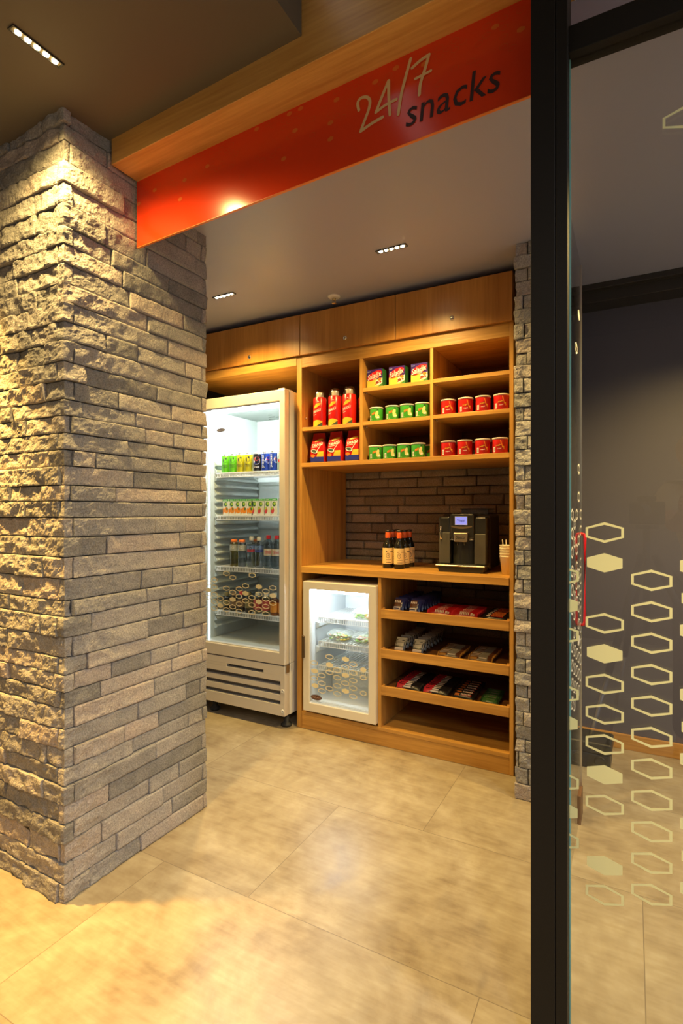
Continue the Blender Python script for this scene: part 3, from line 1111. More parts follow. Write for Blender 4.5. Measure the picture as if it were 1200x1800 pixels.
for u, v, s in [(-2.18, .874, 0), (-2.13, .852, 0), (-1.983, .874, 0), (-1.788, .877, 0), (-2.181, .783, 0), (-2.131, .762, 0), (-2.081, .786, 0), (-2.033, .808, 0), (-1.883, .786, 0), (-1.833, .809, 0), (-1.788, .831, 0), (-2.229, .718, 0), (-2.082, .741, 0), (-1.934, .765, 0), (-1.985, .741, 0), (-1.883, .741, 0), (-2.18, .696, 0), (-2.033, .718, 0), (-1.833, .721, 0), (-1.788, .744, 0), (-2.081, .696, 0), (-2.131, .674, 0), (-1.985, .697, 0), (-1.883, .697, 0), (-1.934, .675, 0), (-1.788, .698, 0), (-2.181, .652, 0), (-2.082, .651, 0), (-1.985, .653, 0), (-1.883, .654, 0), (-1.788, .655, 0), (-2.276, .829, 0), (-2.276, .785, 0), (-2.276, .740, 0), (-2.276, .695, 0), (-2.276, .651, 0), (-2.325, .807, 0), (-2.325, .763, 1), (-2.325, .718, 0),
                (-1.934, .809, 1), (-2.033, .763, 1), (-1.833, .764, 1), (-2.131, .719, 1), (-1.934, .72, 1), (-2.229, .673, 1)]:
    if u - 0.0245 > FX0 + 0.04 and u + 0.02 < FX1 - 0.03:
        cells.append((u, v, bool(s)))
hm = MB()
hex_cells(hm, [c_ for c_ in cells if c_[0] < -1.80], 0.0500, 0.0325, 0.0048, lambda u, v, s: (u, 2.5398, v))
for u, v, s in cells:                      # the column cut by the frame keeps only its visible half
    if u >= -1.80:
        a, b, t = 0.025, 0.01625, 0.0048
        hm.add([(u, 2.5398, v + b), (u - a, 2.5398, v + b * .48), (u - a, 2.5398, v - b * .48), (u, 2.5398, v - b),
                (u, 2.5398, v - b + t), (u - a + t, 2.5398, v - b * .4), (u - a + t, 2.5398, v + b * .4), (u, 2.5398, v + b - t)],
               [(0, 1, 6, 7), (1, 2, 5, 6), (2, 3, 4, 5)])
hm.xf(L).build('honeycomb_film', M_film2, fd)
o, m_ = oval_badge('INELRO', -2.224, 2.5396, 1.754, 0.034, 0.012, M_badge, fd)
o.xf(L).build('badge', [M_badge, M_badge_t], fd)
tx = MB()
for x0, x1, z in ((-1.868, -1.845, 1.816), (-1.866, -1.826, 1.803), (-1.863, -1.821, 1.791), (-1.838, -1.825, 1.779), (-1.815, -1.785, 1.800)):
    x = x0
    while x < x1:
        tx.box(x, x + 0.004, 2.5455, 2.5458, z - 0.0015, z + 0.0015)
        x += 0.0062
tx.xf(L).build('notice_print', M_print, fd)
SHZ = (1.498, 1.226, 0.902, 0.618)
for z in SHZ:
    wire_shelf('shelf', ix0 + 0.022, ix1 - 0.022, 2.645, 3.06, z, tf_, 0.026, 0.0085 if z > 1.4 else 0.012)
B(ix0 + 0.03, ix1 - 0.03, 2.592, 2.612, 1.872, 1.896).build('lamp_tube', M_tube, tf_)
B(ix0 + 0.004, ix0 + 0.012, 2.588, 2.600, 0.445, 1.86).build('lamp_tube', mat('fridge_side_strip', (1, 1, 1), 0.3, emit=(0.86, 0.97, 1.0), emit_s=3.0), tf_)
B(ix1 - 0.012, ix1 - 0.004, 2.588, 2.600, 0.445, 1.86).build('lamp_tube', MATS['fridge_side_strip'], tf_)  # right-hand strip added out of sight to brighten the shelved drinks

# small fridge ----------------------------------------------------------------
MX0, MX1, MZ0, MZ1, MY = -1.655, -1.197, 0.116, 0.855, 2.585
mf = thing('mini_fridge', 'small glass-door fridge with salads under the worktop', 'fridge', (0.5 * (MX0 + MX1), MY, 0.10))
L = at(mf)
B = lambda *a: MB().box(*a).xf(L)
sh = MB()
sh.box(MX0, MX0 + 0.03, MY + 0.04, 3.08, MZ0 + 0.005, MZ1)
sh.box(MX1 - 0.03, MX1, MY + 0.04, 3.08, MZ0 + 0.005, MZ1)
sh.box(MX0 + 0.03, MX1 - 0.03, 3.05, 3.08, MZ0 + 0.005, MZ1)
sh.box(MX0 + 0.03, MX1 - 0.03, MY + 0.04, 3.05, MZ1 - 0.045, MZ1)
sh.box(MX0 + 0.03, MX1 - 0.03, MY + 0.04, 3.05, MZ0 + 0.005, MZ0 + 0.05)
sh.xf(L).build('cabinet_shell', M_fr_white, mf, 0.003)
mx0, mx1 = MX0 + 0.03, MX1 - 0.03
ln = MB()
ln.box(mx0, mx0 + 0.003, MY + 0.045, 3.045, MZ0 + 0.05, MZ1 - 0.045)
ln.box(mx1 - 0.003, mx1, MY + 0.045, 3.045, MZ0 + 0.05, MZ1 - 0.045)
ln.box(mx0 + 0.003, mx1 - 0.003, 3.043, 3.048, MZ0 + 0.05, MZ1 - 0.045)
ln.box(mx0 + 0.003, mx1 - 0.003, MY + 0.045, 3.043, MZ1 - 0.048, MZ1 - 0.0455)
ln.box(mx0 + 0.003, mx1 - 0.003, MY + 0.045, 3.043, MZ0 + 0.0505, MZ0 + 0.053)
for z in (0.335, 0.475, 0.615):
    ln.prism([(mx0 + 0.003, z - 0.05), (mx0 + 0.028, z - 0.03), (mx0 + 0.028, z - 0.010), (mx0 + 0.003, z - 0.004)], 2.67, 3.04)
    ln.prism([(mx1 - 0.003, z - 0.05), (mx1 - 0.003, z - 0.004), (mx1 - 0.028, z - 0.010), (mx1 - 0.028, z - 0.03)], 2.67, 3.04)
ln.box(mx0 + 0.003, mx1 - 0.003, 2.86, 3.043, MZ0 + 0.053, 0.285)
ln.xf(L).build('liner', M_sf_liner, mf, 0.002)
md = MB().frame(MX0, MX1, MZ0, MZ1, 0.044, MY, MY + 0.034, 0, 0.05, 0.044).xf(L).build('door', M_fr_alu, mf, 0.004)
MB().frame(MX0 + 0.004, MX1 - 0.004, MZ0 + 0.004, MZ1 - 0.004, 0.03, MY + 0.0345, MY + 0.0395).xf(L).build('gasket', M_gasket, md)
MB().box(MX0 + 0.042, MX1 - 0.042, MY + 0.008, MY + 0.012, MZ0 + 0.048, MZ1 - 0.042).xf(L).build('door_glass', M_fr_glass, md)
hg = MB().prism([(MX0 - 0.002, 0.415), (MX0 + 0.014, 0.42), (MX0 + 0.014, 0.54), (MX0 - 0.002, 0.545)], MY - 0.012, MY + 0.02)
hg.xf(L).build('grip', mat('grip_bronze', (0.10, 0.065, 0.035), 0.4, 0.5), md, 0.002)
MC = [(-1.484, .441, 0), (-1.584, .394, 0), (-1.335, .42, 0), (-1.384, .398, 0), (-1.534, .33, 0), (-1.484, .355, 0), (-1.435, .374, 0), (-1.435, .332, 0), (-1.335, .373, 0), (-1.285, .356, 0), (-1.335, .331, 0), (-1.384, .309, 0), (-1.533, .286, 0), (-1.484, .264, 0), (-1.435, .287, 0), (-1.584, .308, 0), (-1.335, .289, 0), (-1.533, .243, 0), (-1.434, .243, 0), (-1.285, .271, 0), (-1.335, .244, 0),
      (-1.383, .441, 1), (-1.484, .397, 1), (-1.283, .398, 1), (-1.383, .353, 1), (-1.581, .349, 1), (-1.578, .266, 1), (-1.383, .266, 1)]
hm = MB()
hex_cells(hm, [(u, v, bool(s)) for u, v, s in MC if u < -1.30], 0.0480, 0.0310, 0.0042, lambda u, v, s: (u, MY + 0.0074, v))
hex_cells(hm, [(-1.274, .356, False), (-1.274, .271, False), (-1.274, .398, True)], 0.038, 0.0310, 0.0042, lambda u, v, s: (u, MY + 0.0074, v))
hm.xf(L).build('honeycomb_film', M_film2, md)
o, m_ = oval_badge('INELRO', -1.570, MY + 0.0072, 0.200, 0.036, 0.0155, M_badge_b, md)
o.xf(L).build('badge', [M_badge_b, mat('badge_copper', (0.55, 0.35, 0.25), 0.4)], md)
for z in (0.640, 0.500, 0.362):
    wire_shelf('shelf', mx0 + 0.03, mx1 - 0.03, 2.665, 3.02, z, mf, 0.026, 0.018)
for x in (MX0 + 0.05, MX1 - 0.05):
    for y in (MY + 0.08, 3.02):
        MB().lathe([(0.0001, 0), (0.015, 0), (0.015, 0.0205), (0.0001, 0.0205)], 14, (x, y, 0.1005)).xf(L).build('foot', M_rubber, mf)
B(mx0 + 0.02, mx1 - 0.02, 2.632, 2.650, MZ1 - 0.064, MZ1 - 0.050).build('lamp_tube', M_tube_m, mf)
# ---------------------------------------------------------------- goods: helpers
def wrap(body, r, a_c, z_c, width, height, out=0.0006, shear=0.0, bold=0.0, slope=0.0):
    """Lettering bent round an upright cylinder of radius r, centred at angle a_c."""
    tv, tf = text_mesh(body, width, height, shear, bold)
    vs = []
    for x, y in tv:
        a = a_c + x / r
        vs.append(((r + out) * math.sin(a), -(r + out) * math.cos(a), z_c + y + slope * x))
    return vs, tf


def patch(r, a0, a1, lo, hi, out=0.0004, n=10):
    """Curved patch on a cylinder between angles; lo(t), hi(t) give heights for t in 0..1."""
    vs, fs = [], []
    for i in range(n + 1):
        t = i / n
        a = a0 + (a1 - a0) * t
        vs += [((r + out) * math.sin(a), -(r + out) * math.cos(a), lo(t)), ((r + out) * math.sin(a), -(r + out) * math.cos(a), hi(t))]
    for i in range(n):
        fs.append((2 * i, 2 * i + 2, 2 * i + 3, 2 * i + 1))
    return vs, fs


def dashes(n, w_, h_, gap=0.35):
    """Stand-in for print too small to read: a run of short blocks, as (verts2d, faces)."""
    vs, fs = [], []
    for i in range(n):
        x0 = -w_ / 2 + w_ * i / n
        x1 = x0 + w_ / n * (1 - gap)
        o = len(vs)
        vs += [(x0, -h_ / 2), (x1, -h_ / 2), (x1, h_ / 2), (x0, h_ / 2)]
        fs.append((o, o + 1, o + 2, o + 3))
    return vs, fs


def wrap_dashes(r, a_c, z_c, n, w_, h_, out=0.0006, slope=0.0):
    tv, tf = dashes(n, w_, h_)
    return [((r + out) * math.sin(a_c + x / r), -(r + out) * math.cos(a_c + x / r), z_c + y + slope * x) for x, y in tv], tf


def blob(r, a_c, z_c, w_, h_, out=0.0005, n=16, rot=0.0):
    """Elliptical patch on a cylinder."""
    vs = []
    for k in range(n):
        t = 2 * PI * k / n
        x, y = w_ / 2 * math.cos(t), h_ / 2 * math.sin(t)
        x, y = x * math.cos(rot) - y * math.sin(rot), x * math.sin(rot) + y * math.cos(rot)
        a = a_c + x / r
        vs.append(((r + out) * math.sin(a), -(r + out) * math.cos(a), z_c + y))
    return vs, [tuple(range(n))]


M_red_tin = mat('tin_red', (0.55, 0.012, 0.010), 0.28)
M_yellow = mat('print_yellow', (0.80, 0.42, 0.03), 0.4)
M_white_p = mat('print_white', (0.85, 0.82, 0.78), 0.4)
M_green_d = mat('print_dark_green', (0.03, 0.06, 0.03), 0.5)
M_blue_p = mat('print_blue', (0.02, 0.03, 0.28), 0.35)
M_cap_clear = glass_mat('clear_cap', (0.80, 0.79, 0.76), 0.14, 0.12)
M_orange_p = mat('print_orange', (0.80, 0.20, 0.02), 0.4)
ZA = 1.7388

# ---- red canisters -----------------------------------------------------------
cn = thing('canister', 'x', 'canister', (-1.59, 2.672, ZA))
r = 0.0385
b = MB()
b.lathe([(0.0001, 0.0), (r - 0.002, 0.0), (r, 0.002), (r, 0.166), (r - 0.003, 0.171)], 32)
b.disc(r - 0.003, 0.171, 32)
b.add(*patch(r, -0.9, 0.9, lambda t: 0.003, lambda t: 0.030 + 0.010 * math.sin(t * 3.0), 0.0004, 14), mi=1)
b.add(*patch(r, 0.0, 0.9, lambda t: 0.0035, lambda t: 0.022 * t + 0.006, 0.0006, 10), mi=3)
b.add(*patch(r, -0.62, 0.62, lambda t: 0.108 + 0.022 * t - 0.006 * math.sin(t * PI), lambda t: 0.112 + 0.024 * t + 0.010 * math.sin(t * PI), 0.0004, 12), mi=1)
b.add(*wrap('TARAG\u00dcI', r, -0.08, 0.093, 0.056, 0.019, 0.0007, 0.15, 0.01, 0.30), mi=2)
b.add(*wrap_dashes(r, -0.35, 0.070, 7, 0.024, 0.0035, 0.0006, 0.30), mi=2)
b.add(*patch(r, 0.1, 0.42, lambda t: 0.147 - 0.006 * t * t, lambda t: 0.150 - 0.007 * t * t, 0.0005, 6), mi=2)
b.build('tin', [M_red_tin, M_yellow, M_white_p, M_green_d], cn)
MB().lathe([(r - 0.004, 0.1715), (r - 0.005, 0.190), (r - 0.008, 0.203), (r - 0.013, 0.212), (r - 0.019, 0.2155), (0.0001, 0.216)], 28).build('cap', M_cap_clear, cn)
MB().lathe([(0.021, 0.172), (0.020, 0.199), (0.017, 0.203), (0.0001, 0.203)], 20).build('pourer', M_white_p, cn)
set_out(cn, [((-1.592, 2.670, ZA), 0.02, 'red canister with clear cap, nearest the left side panel'),
             ((-1.492, 2.672, ZA), -0.03, 'red canister with clear cap, middle of the three in front'),
             ((-1.398, 2.668, ZA), 0.03, 'red canister with clear cap, beside the upright divider in front'),
             ((-1.352, 2.775, ZA), 0.0, 'red canister half hidden behind the canister at the divider'),
             ((-1.446, 2.775, ZA), 0.0, 'red canister in the back row, between the two right-hand front ones'),
             ((-1.545, 2.775, ZA), 0.0, 'red canister in the back row, between the two left-hand front ones')], 'red canisters in the left cubbyhole')

# ---- red bags ----------------------------------------------------------------
bg = thing('tea_pouch', 'x', 'bag', (-1.60, 2.67, 1.533))
V, F, MI = [], [], []
levels = [(0.0, 0.043, 0.026), (0.006, 0.047, 0.030), (0.05, 0.0475, 0.032), (0.09, 0.045, 0.029), (0.125, 0.041, 0.021), (0.150, 0.039, 0.010), (0.160, 0.0385, 0.0022), (0.174, 0.0375, 0.0018)]
n = 24
rn = random.Random(8)
for z, a, d in levels:
    for k in range(n):
        t = 2 * PI * k / n
        e = 0.38
        x = a * math.copysign(abs(math.cos(t)) ** e, math.cos(t))
        y = d * math.copysign(abs(math.sin(t)) ** e, math.sin(t))
        w_ = rn.uniform(-0.0012, 0.0012) if 0 < z < 0.15 else 0
        V.append((x + w_, y + w_, z))
for j in range(len(levels) - 1):
    for k in range(n):
        F.append((j * n + k, j * n + (k + 1) % n, (j + 1) * n + (k + 1) % n, (j + 1) * n + k))
        MI.append(1 if levels[j + 1][0] <= 0.01 else 0)
b = MB()
b.add(V, F, 0, True)
b.m = MI[:]
b.add([V[k] for k in range(n)], [tuple(range(n))], 1)
b.add([V[(len(levels) - 1) * n + k] for k in range(n)], [tuple(range(n))], 0)


def bag_y(z):
    for (z0, a0, d0), (z1, a1, d1) in zip(levels[:-1], levels[1:]):
        if z0 <= z <= z1:
            return -(d0 + (d1 - d0) * (z - z0) / (z1 - z0)) - 0.0016
    return -0.003


def on_bag(vs2, fs, mi, dz=0.0):
    vv = [(x, bag_y(z) - dz, z) for x, z in vs2]
    if len(vv) >= 3:          # wind every face towards the front
        b.add(vv, fs, mi)


bl = MB()
for z0, z1, mi in ((0.004, 0.034, 1),):
    k = 8
    vs = []
    for i in range(k + 1):
        z = z0 + (z1 - z0) * i / k
        vs += [(-0.042, bag_y(z), z), (0.042, bag_y(z), z)]
    b.add(vs, [(2 * i, 2 * i + 1, 2 * i + 3, 2 * i + 2) for i in range(k)], mi)
k = 8
vs = []
for i in range(k + 1):
    z = 0.034 + 0.030 * i / k
    vs += [(-0.004 + 0.012 * i / k, bag_y(z) - 0.0002, z), (0.041, bag_y(z) - 0.0002, z)]
b.add(vs, [(2 * i, 2 * i + 1, 2 * i + 3, 2 * i + 2) for i in range(k)], 2)
on_bag([(0.021 * math.cos(t) - 0.018, 0.011 * math.sin(t) + 0.066 - 0.18 * 0.021 * math.cos(t)) for t in [2 * PI * q / 18 for q in range(18)]], [tuple(range(18))], 3, 0.0004)
on_bag([(0.018 * math.cos(t) - 0.018, 0.008 * math.sin(t) + 0.067 - 0.18 * 0.018 * math.cos(t)) for t in [2 * PI * q / 18 for q in range(18)]], [tuple(range(18))], 4, 0.0007)
on_bag([(-0.006, 0.062), (-0.0035, 0.061), (0.027, 0.108), (0.025, 0.109)], [(0, 1, 2, 3)], 3, 0.0010)
on_bag([(0.013 * math.cos(t) - 0.026, 0.009 * math.sin(t) + 0.040) for t in [2 * PI * q / 14 for q in range(14)]], [tuple(range(14))], 5, 0.0006)
vs = []
for i in range(9):
    x = -0.016 + 0.048 * i / 8
    z = 0.122 + 0.010 * i / 8
    vs += [(x, z - 0.002), (x, z + 0.006 + 0.005 * math.sin(PI * i / 8))]
on_bag(vs, [(2 * i, 2 * i + 2, 2 * i + 3, 2 * i + 1) for i in range(8)], 2, 0.0005)
tv, tf = text_mesh('TARAG\u00dcI', 0.066, 0.019, 0.1, 0.012)
on_bag([(x, y + 0.106 + 0.16 * x) for x, y in tv], tf, 3, 0.0009)
tv, tf = dashes(12, 0.040, 0.003)
on_bag([(x - 0.013, y + 0.090 + 0.12 * x) for x, y in tv], tf, 3, 0.0009)
b.build('pouch', [mat('bag_red_foil', (0.48, 0.010, 0.010), 0.25), M_blue_p, M_yellow, M_white_p, M_green_d, M_orange_p], bg)
set_out(bg, [((-1.597, 2.672, 1.5338), 0.10, 'red tea pouch with blue base, nearest the left side panel'),
             ((-1.482, 2.668, 1.5338), 0.04, 'red tea pouch with blue base, middle of the three in front'),
             ((-1.366, 2.668, 1.5338), 0.03, 'red tea pouch with blue base, cut off by the upright divider'),
             ((-1.535, 2.775, 1.5338), 0.0, 'red tea pouch in the back row, behind the gap left of the middle pouch'),
             ((-1.420, 2.775, 1.5338), 0.05, 'red tea pouch in the back row, behind the gap right of the middle pouch')], 'red tea pouches in the lower left cubbyhole')

# ---- cracker boxes -----------------------------------------------------------
sb = thing('cracker_box', 'x', 'box', (-1.232, 2.645, 1.924))
w2, hh, dd = 0.0455, 0.102, 0.052
M_purple = mat('box_purple', (0.050, 0.018, 0.20), 0.35)
M_box_green = mat('box_green', (0.05, 0.22, 0.06), 0.4)
M_box_red = mat('box_red', (0.62, 0.012, 0.02), 0.35)
b = MB()
b.box(-w2, w2, 0, dd, 0, hh, 0)
b.m[-6:] = [1, 0, 0, 1, 1, 1]
e = 0.0006
b.add([(-w2, -e, 0.001), (w2, -e, 0.001), (w2, -e, 0.047), (-w2, -e, 0.045)], [(0, 1, 2, 3)], 3)
b.add([(0.004, -2 * e, 0.012), (w2, -2 * e, 0.020), (w2, -2 * e, 0.052), (0.006, -2 * e, 0.040)], [(0, 1, 2, 3)], 4)
b.add([(-0.006, -3 * e, 0.001), (w2, -3 * e, 0.001), (w2, -3 * e, 0.024), (0.020, -3 * e, 0.008)], [(0, 1, 2, 3)], 1)
for cx, cz, a_, mi in ((0.030, 0.044, 0.011, 5), (0.016, 0.028, 0.010, 6), (0.034, 0.030, 0.006, 7), (0.008, 0.020, 0.005, 5)):
    b.add([(cx + a_ * math.cos(2 * PI * k / 14), -4 * e, cz + a_ * 0.75 * math.sin(2 * PI * k / 14)) for k in range(14)], [tuple(range(14))], mi)
b.add([(0.044 * math.cos(t) * 0.98 - 0.0 , -5 * e, 0.068 + 0.022 * math.sin(t) + 0.30 * 0.044 * math.cos(t)) for t in [2 * PI * q / 28 for q in range(28)]], [tuple(range(28))], 2)
tv, tf = text_mesh('Saladix', 0.080, 0.030, 0.05, 0.012)
b.add([(x, -6.2 * e, 0.068 + y + 0.26 * x) for x, y in tv], tf, 4)
tv, tf = dashes(7, 0.030, 0.0032)
b.add([(x + 0.006, -6.2 * e, 0.050 + y + 0.26 * x) for x, y in tv], tf, 4)
b.add([(-0.044, -3 * e, 0.084), (-0.022, -3 * e, 0.089), (-0.024, -3 * e, 0.098), (-0.042, -3 * e, 0.097)], [(0, 1, 2, 3)], 8)
tv, tf = text_mesh('Arcor', 0.020, 0.007, 0.1)
b.add([(-0.033 + x, -4 * e, 0.0915 + y + 0.1 * x) for x, y in tv], tf, 4)
b.build('carton', [M_purple, M_box_green, M_box_red, mat('box_yellow', (0.80, 0.55, 0.08), 0.4), M_white_p, M_orange_p, mat('box_brown', (0.22, 0.03, 0.015), 0.5), M_red_tin, M_blue_p], sb, 0.0)
set_out(sb, [((-1.230, 2.645, 1.9248), 0.0, 'purple and red cracker box beside the left divider'),
             ((-1.101, 2.645, 1.9248), 0.0, 'purple and red cracker box, middle of three'),
             ((-0.975, 2.645, 1.9248), 0.0, 'purple and red cracker box beside the right divider')], 'cracker boxes on the top middle shelf')


# ---- snack tins --------------------------------------------------------------
def snack_tin(kind):
    t = thing('snack_tin', 'x', 'tin', (0, 0, 0))
    r = 0.0365
    b = MB()
    b.lathe([(0.0001, 0.0), (r - 0.001, 0.0), (r, 0.0015), (r, 0.068)], 32)
    m0 = mat('snack_tin_green', (0.055, 0.36, 0.035), 0.32) if kind == 'green' else mat('snack_tin_red', (0.56, 0.014, 0.010), 0.32)
    ml = mat('snack_tin_lime', (0.30, 0.62, 0.08), 0.35) if kind == 'green' else m0
    # visible side turns towards the entrance (positive angles)
    b.add(*patch(r, -0.62, -0.30, lambda t_: 0.006, lambda t_: 0.030, 0.0005, 4), mi=2)
    for k in range(6):
        a = -0.58 + 0.045 * k
        b.add(*patch(r, a, a + 0.018, lambda t_: 0.009, lambda t_: 0.027, 0.0008, 1), mi=3)
    if kind == 'green':
        b.add(*blob(r, 0.28, 0.020, 0.062, 0.032), mi=1)
        for ac, zc_, a_, b_ in ((0.62, 0.040, 0.016, 0.030), (0.68, 0.024, 0.020, 0.022)):
            b.add(*blob(r, ac, zc_, a_, b_, 0.0008, 16, -0.3), mi=4)
        b.add(*blob(r, 0.74, 0.060, 0.012, 0.005, 0.0008, 12, -0.3), mi=3)
        b.add(*blob(r, 0.82, 0.019, 0.012, 0.010, 0.0010), mi=2)
        b.add(*patch(r, -0.14, 0.36, lambda t_: 0.030 + 0.008 * t_, lambda t_: 0.042 + 0.008 * t_, 0.0008, 8), mi=5)
        b.add(*wrap('Pringles', r, 0.11, 0.040, 0.021, 0.009, 0.0012, 0.1, 0.01, 0.35), mi=6)
    else:
        vs = [(0.34, 0.063), (0.46, 0.064), (0.98, 0.022), (0.86, 0.016), (0.62, 0.030)]
        b.add([((r + 0.0006) * math.sin(a), -(r + 0.0006) * math.cos(a), z) for a, z in vs], [(0, 1, 2, 3, 4)], 5)
        b.add(*blob(r, 0.76, 0.030, 0.010, 0.008, 0.0009), mi=6)
        b.add(*patch(r, -0.14, 0.50, lambda t_: 0.028 + 0.006 * t_, lambda t_: 0.040 + 0.008 * t_, 0.0006, 8), mi=7)
        b.add(*wrap('Pringles', r, 0.18, 0.037, 0.025, 0.010, 0.0012, 0.1, 0.012, 0.30), mi=6)
        b.add(*wrap('Original', r, 0.24, 0.021, 0.020, 0.0065, 0.0010, 0.1, 0.012, 0.12), mi=2)
    b.build('body', [m0, ml, M_white_p, M_print, mat('tin_cream', (0.72, 0.62, 0.22), 0.4), M_orange_p if kind == 'red' else mat('tin_banner', (0.50, 0.10, 0.02), 0.4), M_yellow, mat('tin_banner_red', (0.33, 0.008, 0.008), 0.4)], t)
    l = MB()
    l.lathe([(r, 0.068), (r + 0.0018, 0.0685), (r + 0.0020, 0.0745), (r + 0.0008, 0.0755), (r - 0.003, 0.0757), (r - 0.004, 0.0730)], 32)
    l.disc(r - 0.004, 0.0730, 32)
    l.build('lid', mat('tin_lid', (0.74, 0.66, 0.60), 0.3), t)
    return t


g1 = snack_tin('green')
set_out(g1, [((-1.226, 2.658, 1.7418), -0.15, 'green snack tin with red sticker gap, beside left divider on the upper green row'),
             ((-1.130, 2.655, 1.7418), 0.02, 'green snack tin, second from the left divider on the upper green row'),
             ((-1.047, 2.655, 1.7418), 0.10, 'green snack tin, third from the left divider on the upper green row'),
             ((-0.962, 2.655, 1.7418), -0.05, 'green snack tin, beside right divider on the upper green row'),
             ((-1.230, 2.655, 1.5338), 0.15, 'green snack tin, beside left divider on the lower green row'),
             ((-1.147, 2.655, 1.5338), 0.22, 'green snack tin, second from the left divider on the lower green row'),
             ((-1.064, 2.655, 1.5338), 0.08, 'green snack tin, third from the left divider on the lower green row'),
             ((-0.984, 2.655, 1.5338), 0.05, 'green snack tin, fourth on the lower green row, in front of a dim one'),
             ((-0.950, 2.755, 1.5338), 0.0, 'green snack tin standing dim behind the lower green row')], 'green snack tins in the middle cubbyholes')
for o in g1.children:
    pass
labs = ['red snack tin, beside the divider on the {} red row', 'red snack tin, second from the divider on the {} red row',
        'red snack tin, third from the divider on the {} red row', 'red snack tin, beside the right panel on the {} red row']
r1 = snack_tin('red')
spots = [((x, 2.655, 1.7438), a, labs[i].format('upper')) for i, (x, a) in enumerate(((-0.822, 0.0), (-0.733, 0.03), (-0.646, -0.03), (-0.557, -0.1)))]
spots += [((x, 2.655, 1.5338), a, labs[i].format('lower')) for i, (x, a) in enumerate(((-0.823, 0.0), (-0.738, 0.05), (-0.648, 0.0), (-0.563, -0.18)))]
spots += [((-0.775, 2.752, 1.5338), 0.0, 'red snack tin dim behind the first and second of the lower red row'),
          ((-0.692, 2.752, 1.5338), 0.0, 'red snack tin dim behind the second and third of the lower red row'),
          ((-0.606, 2.752, 1.5338), 0.0, 'red snack tin dim behind the third and fourth of the lower red row')]
set_out(r1, spots, 'red snack tins in the right cubbyholes')

# ---- beer bottles ------------------------------------------------------------
bb_ = thing('beer_bottle', 'x', 'bottle', (0, 0, 0))
M_bottle = mat('dark_bottle_glass', (0.012, 0.010, 0.006), 0.08)
rr = 0.0295
MB().lathe([(0.0001, 0.0), (rr - 0.002, 0.0), (rr, 0.004), (rr, 0.118), (rr - 0.002, 0.130), (rr - 0.008, 0.142), (0.0165, 0.155), (0.0140, 0.168), (0.0135, 0.202)], 28).build('glass', M_bottle, bb_)
MB().lathe([(0.0141, 0.165), (0.0144, 0.170), (0.0141, 0.198), (0.0135, 0.1995)], 24).build('neck_foil', mat('neck_orange', (0.75, 0.11, 0.015), 0.4), bb_)
MB().lathe([(0.0138, 0.2005), (0.0150, 0.202), (0.0142, 0.212), (0.0001, 0.213)], 24).build('crown_cap', mat('crown_dark', (0.03, 0.02, 0.018), 0.35), bb_)
lb = MB()
lb.lathe([(rr + 0.0005, 0.024), (rr + 0.0005, 0.112)], 28)
R2 = rr + 0.0005
AC = 0.18
lb.add(*blob(R2, AC - 0.10, 0.070, 0.0190, 0.0280, 0.0004, 20), mi=1)
lb.add(*blob(R2, AC - 0.10, 0.070, 0.0150, 0.0230, 0.0007, 20), mi=0)
lb.add(*blob(R2, AC - 0.10, 0.071, 0.0060, 0.0080, 0.0010, 12), mi=1)
lb.add(*blob(R2, AC - 0.36, 0.091, 0.0080, 0.0050, 0.0004, 10), mi=1)
lb.add(*patch(R2, AC + 0.30, AC + 1.0, lambda t: 0.0895, lambda t: 0.0925, 0.0004, 6), mi=1)
lb.add(*wrap_dashes(R2, AC + 0.05, 0.047, 9, 0.030, 0.003, 0.0005), mi=1)
lb.add(*patch(R2, AC - 0.45, AC + 0.55, lambda t: 0.0310, lambda t: 0.0335, 0.0004, 8), mi=1)
lb.build('paper_label', [mat('label_cream', (0.78, 0.56, 0.24), 0.6), M_print], bb_)
set_out(bb_, [((-1.205, 2.765, 0.9378), 0.35, 'dark beer bottle at the front left of the cluster on the worktop'),
              ((-1.133, 2.757, 0.9378), 0.30, 'dark beer bottle at the front right of the cluster on the worktop'),
              ((-1.205, 2.831, 0.9378), 0.4, 'dark beer bottle second in the left file of the cluster'),
              ((-1.128, 2.822, 0.9378), 0.4, 'dark beer bottle second in the right file of the cluster'),
              ((-1.203, 2.897, 0.9378), 0.4, 'dark beer bottle at the back of the left file of the cluster'),
              ((-1.124, 2.888, 0.9378), 0.4, 'dark beer bottle at the back of the right file of the cluster')], 'beer bottles on the worktop')

# ---- coffee machine ----------------------------------------------------------
cm = thing('coffee_machine', 'black automatic coffee machine with a lit blue screen on the worktop', 'coffee machine', (-0.775, 2.745, 0.9378))
M_cm = mat('machine_black', (0.022, 0.020, 0.018), 0.28)
M_cm2 = mat('machine_charcoal', (0.075, 0.066, 0.050), 0.42)
M_cm3 = mat('machine_recess', (0.035, 0.033, 0.026), 0.3)
M_chrome = mat('chrome', (0.80, 0.78, 0.74), 0.12, 1.0)
M_screen = mat('blue_screen', (0.05, 0.05, 0.2), 0.2, emit=(0.36, 0.36, 0.95), emit_s=0.85)
hw = 0.130
b = MB()
b.box(-hw, hw, 0.055, 0.285, 0.012, 0.300)
b.build('body', M_cm, cm, 0.016, 4)
MB().box(-hw, -0.064, 0.0, 0.075, 0.040, 0.290).build('left_column', M_cm, cm, 0.014, 4)
MB().box(0.060, hw - 0.004, 0.004, 0.075, 0.040, 0.288).build('right_column', M_cm, cm, 0.012, 4)
MB().box(-hw + 0.004, -0.0655, -0.0015, 0.02, 0.042, 0.205).build('column_panel', M_cm2, cm, 0.004)
MB().box(0.0615, hw - 0.010, 0.0022, 0.02, 0.042, 0.200).build('column_panel', M_cm2, cm, 0.004)
b = MB()
n = 14
vs = []
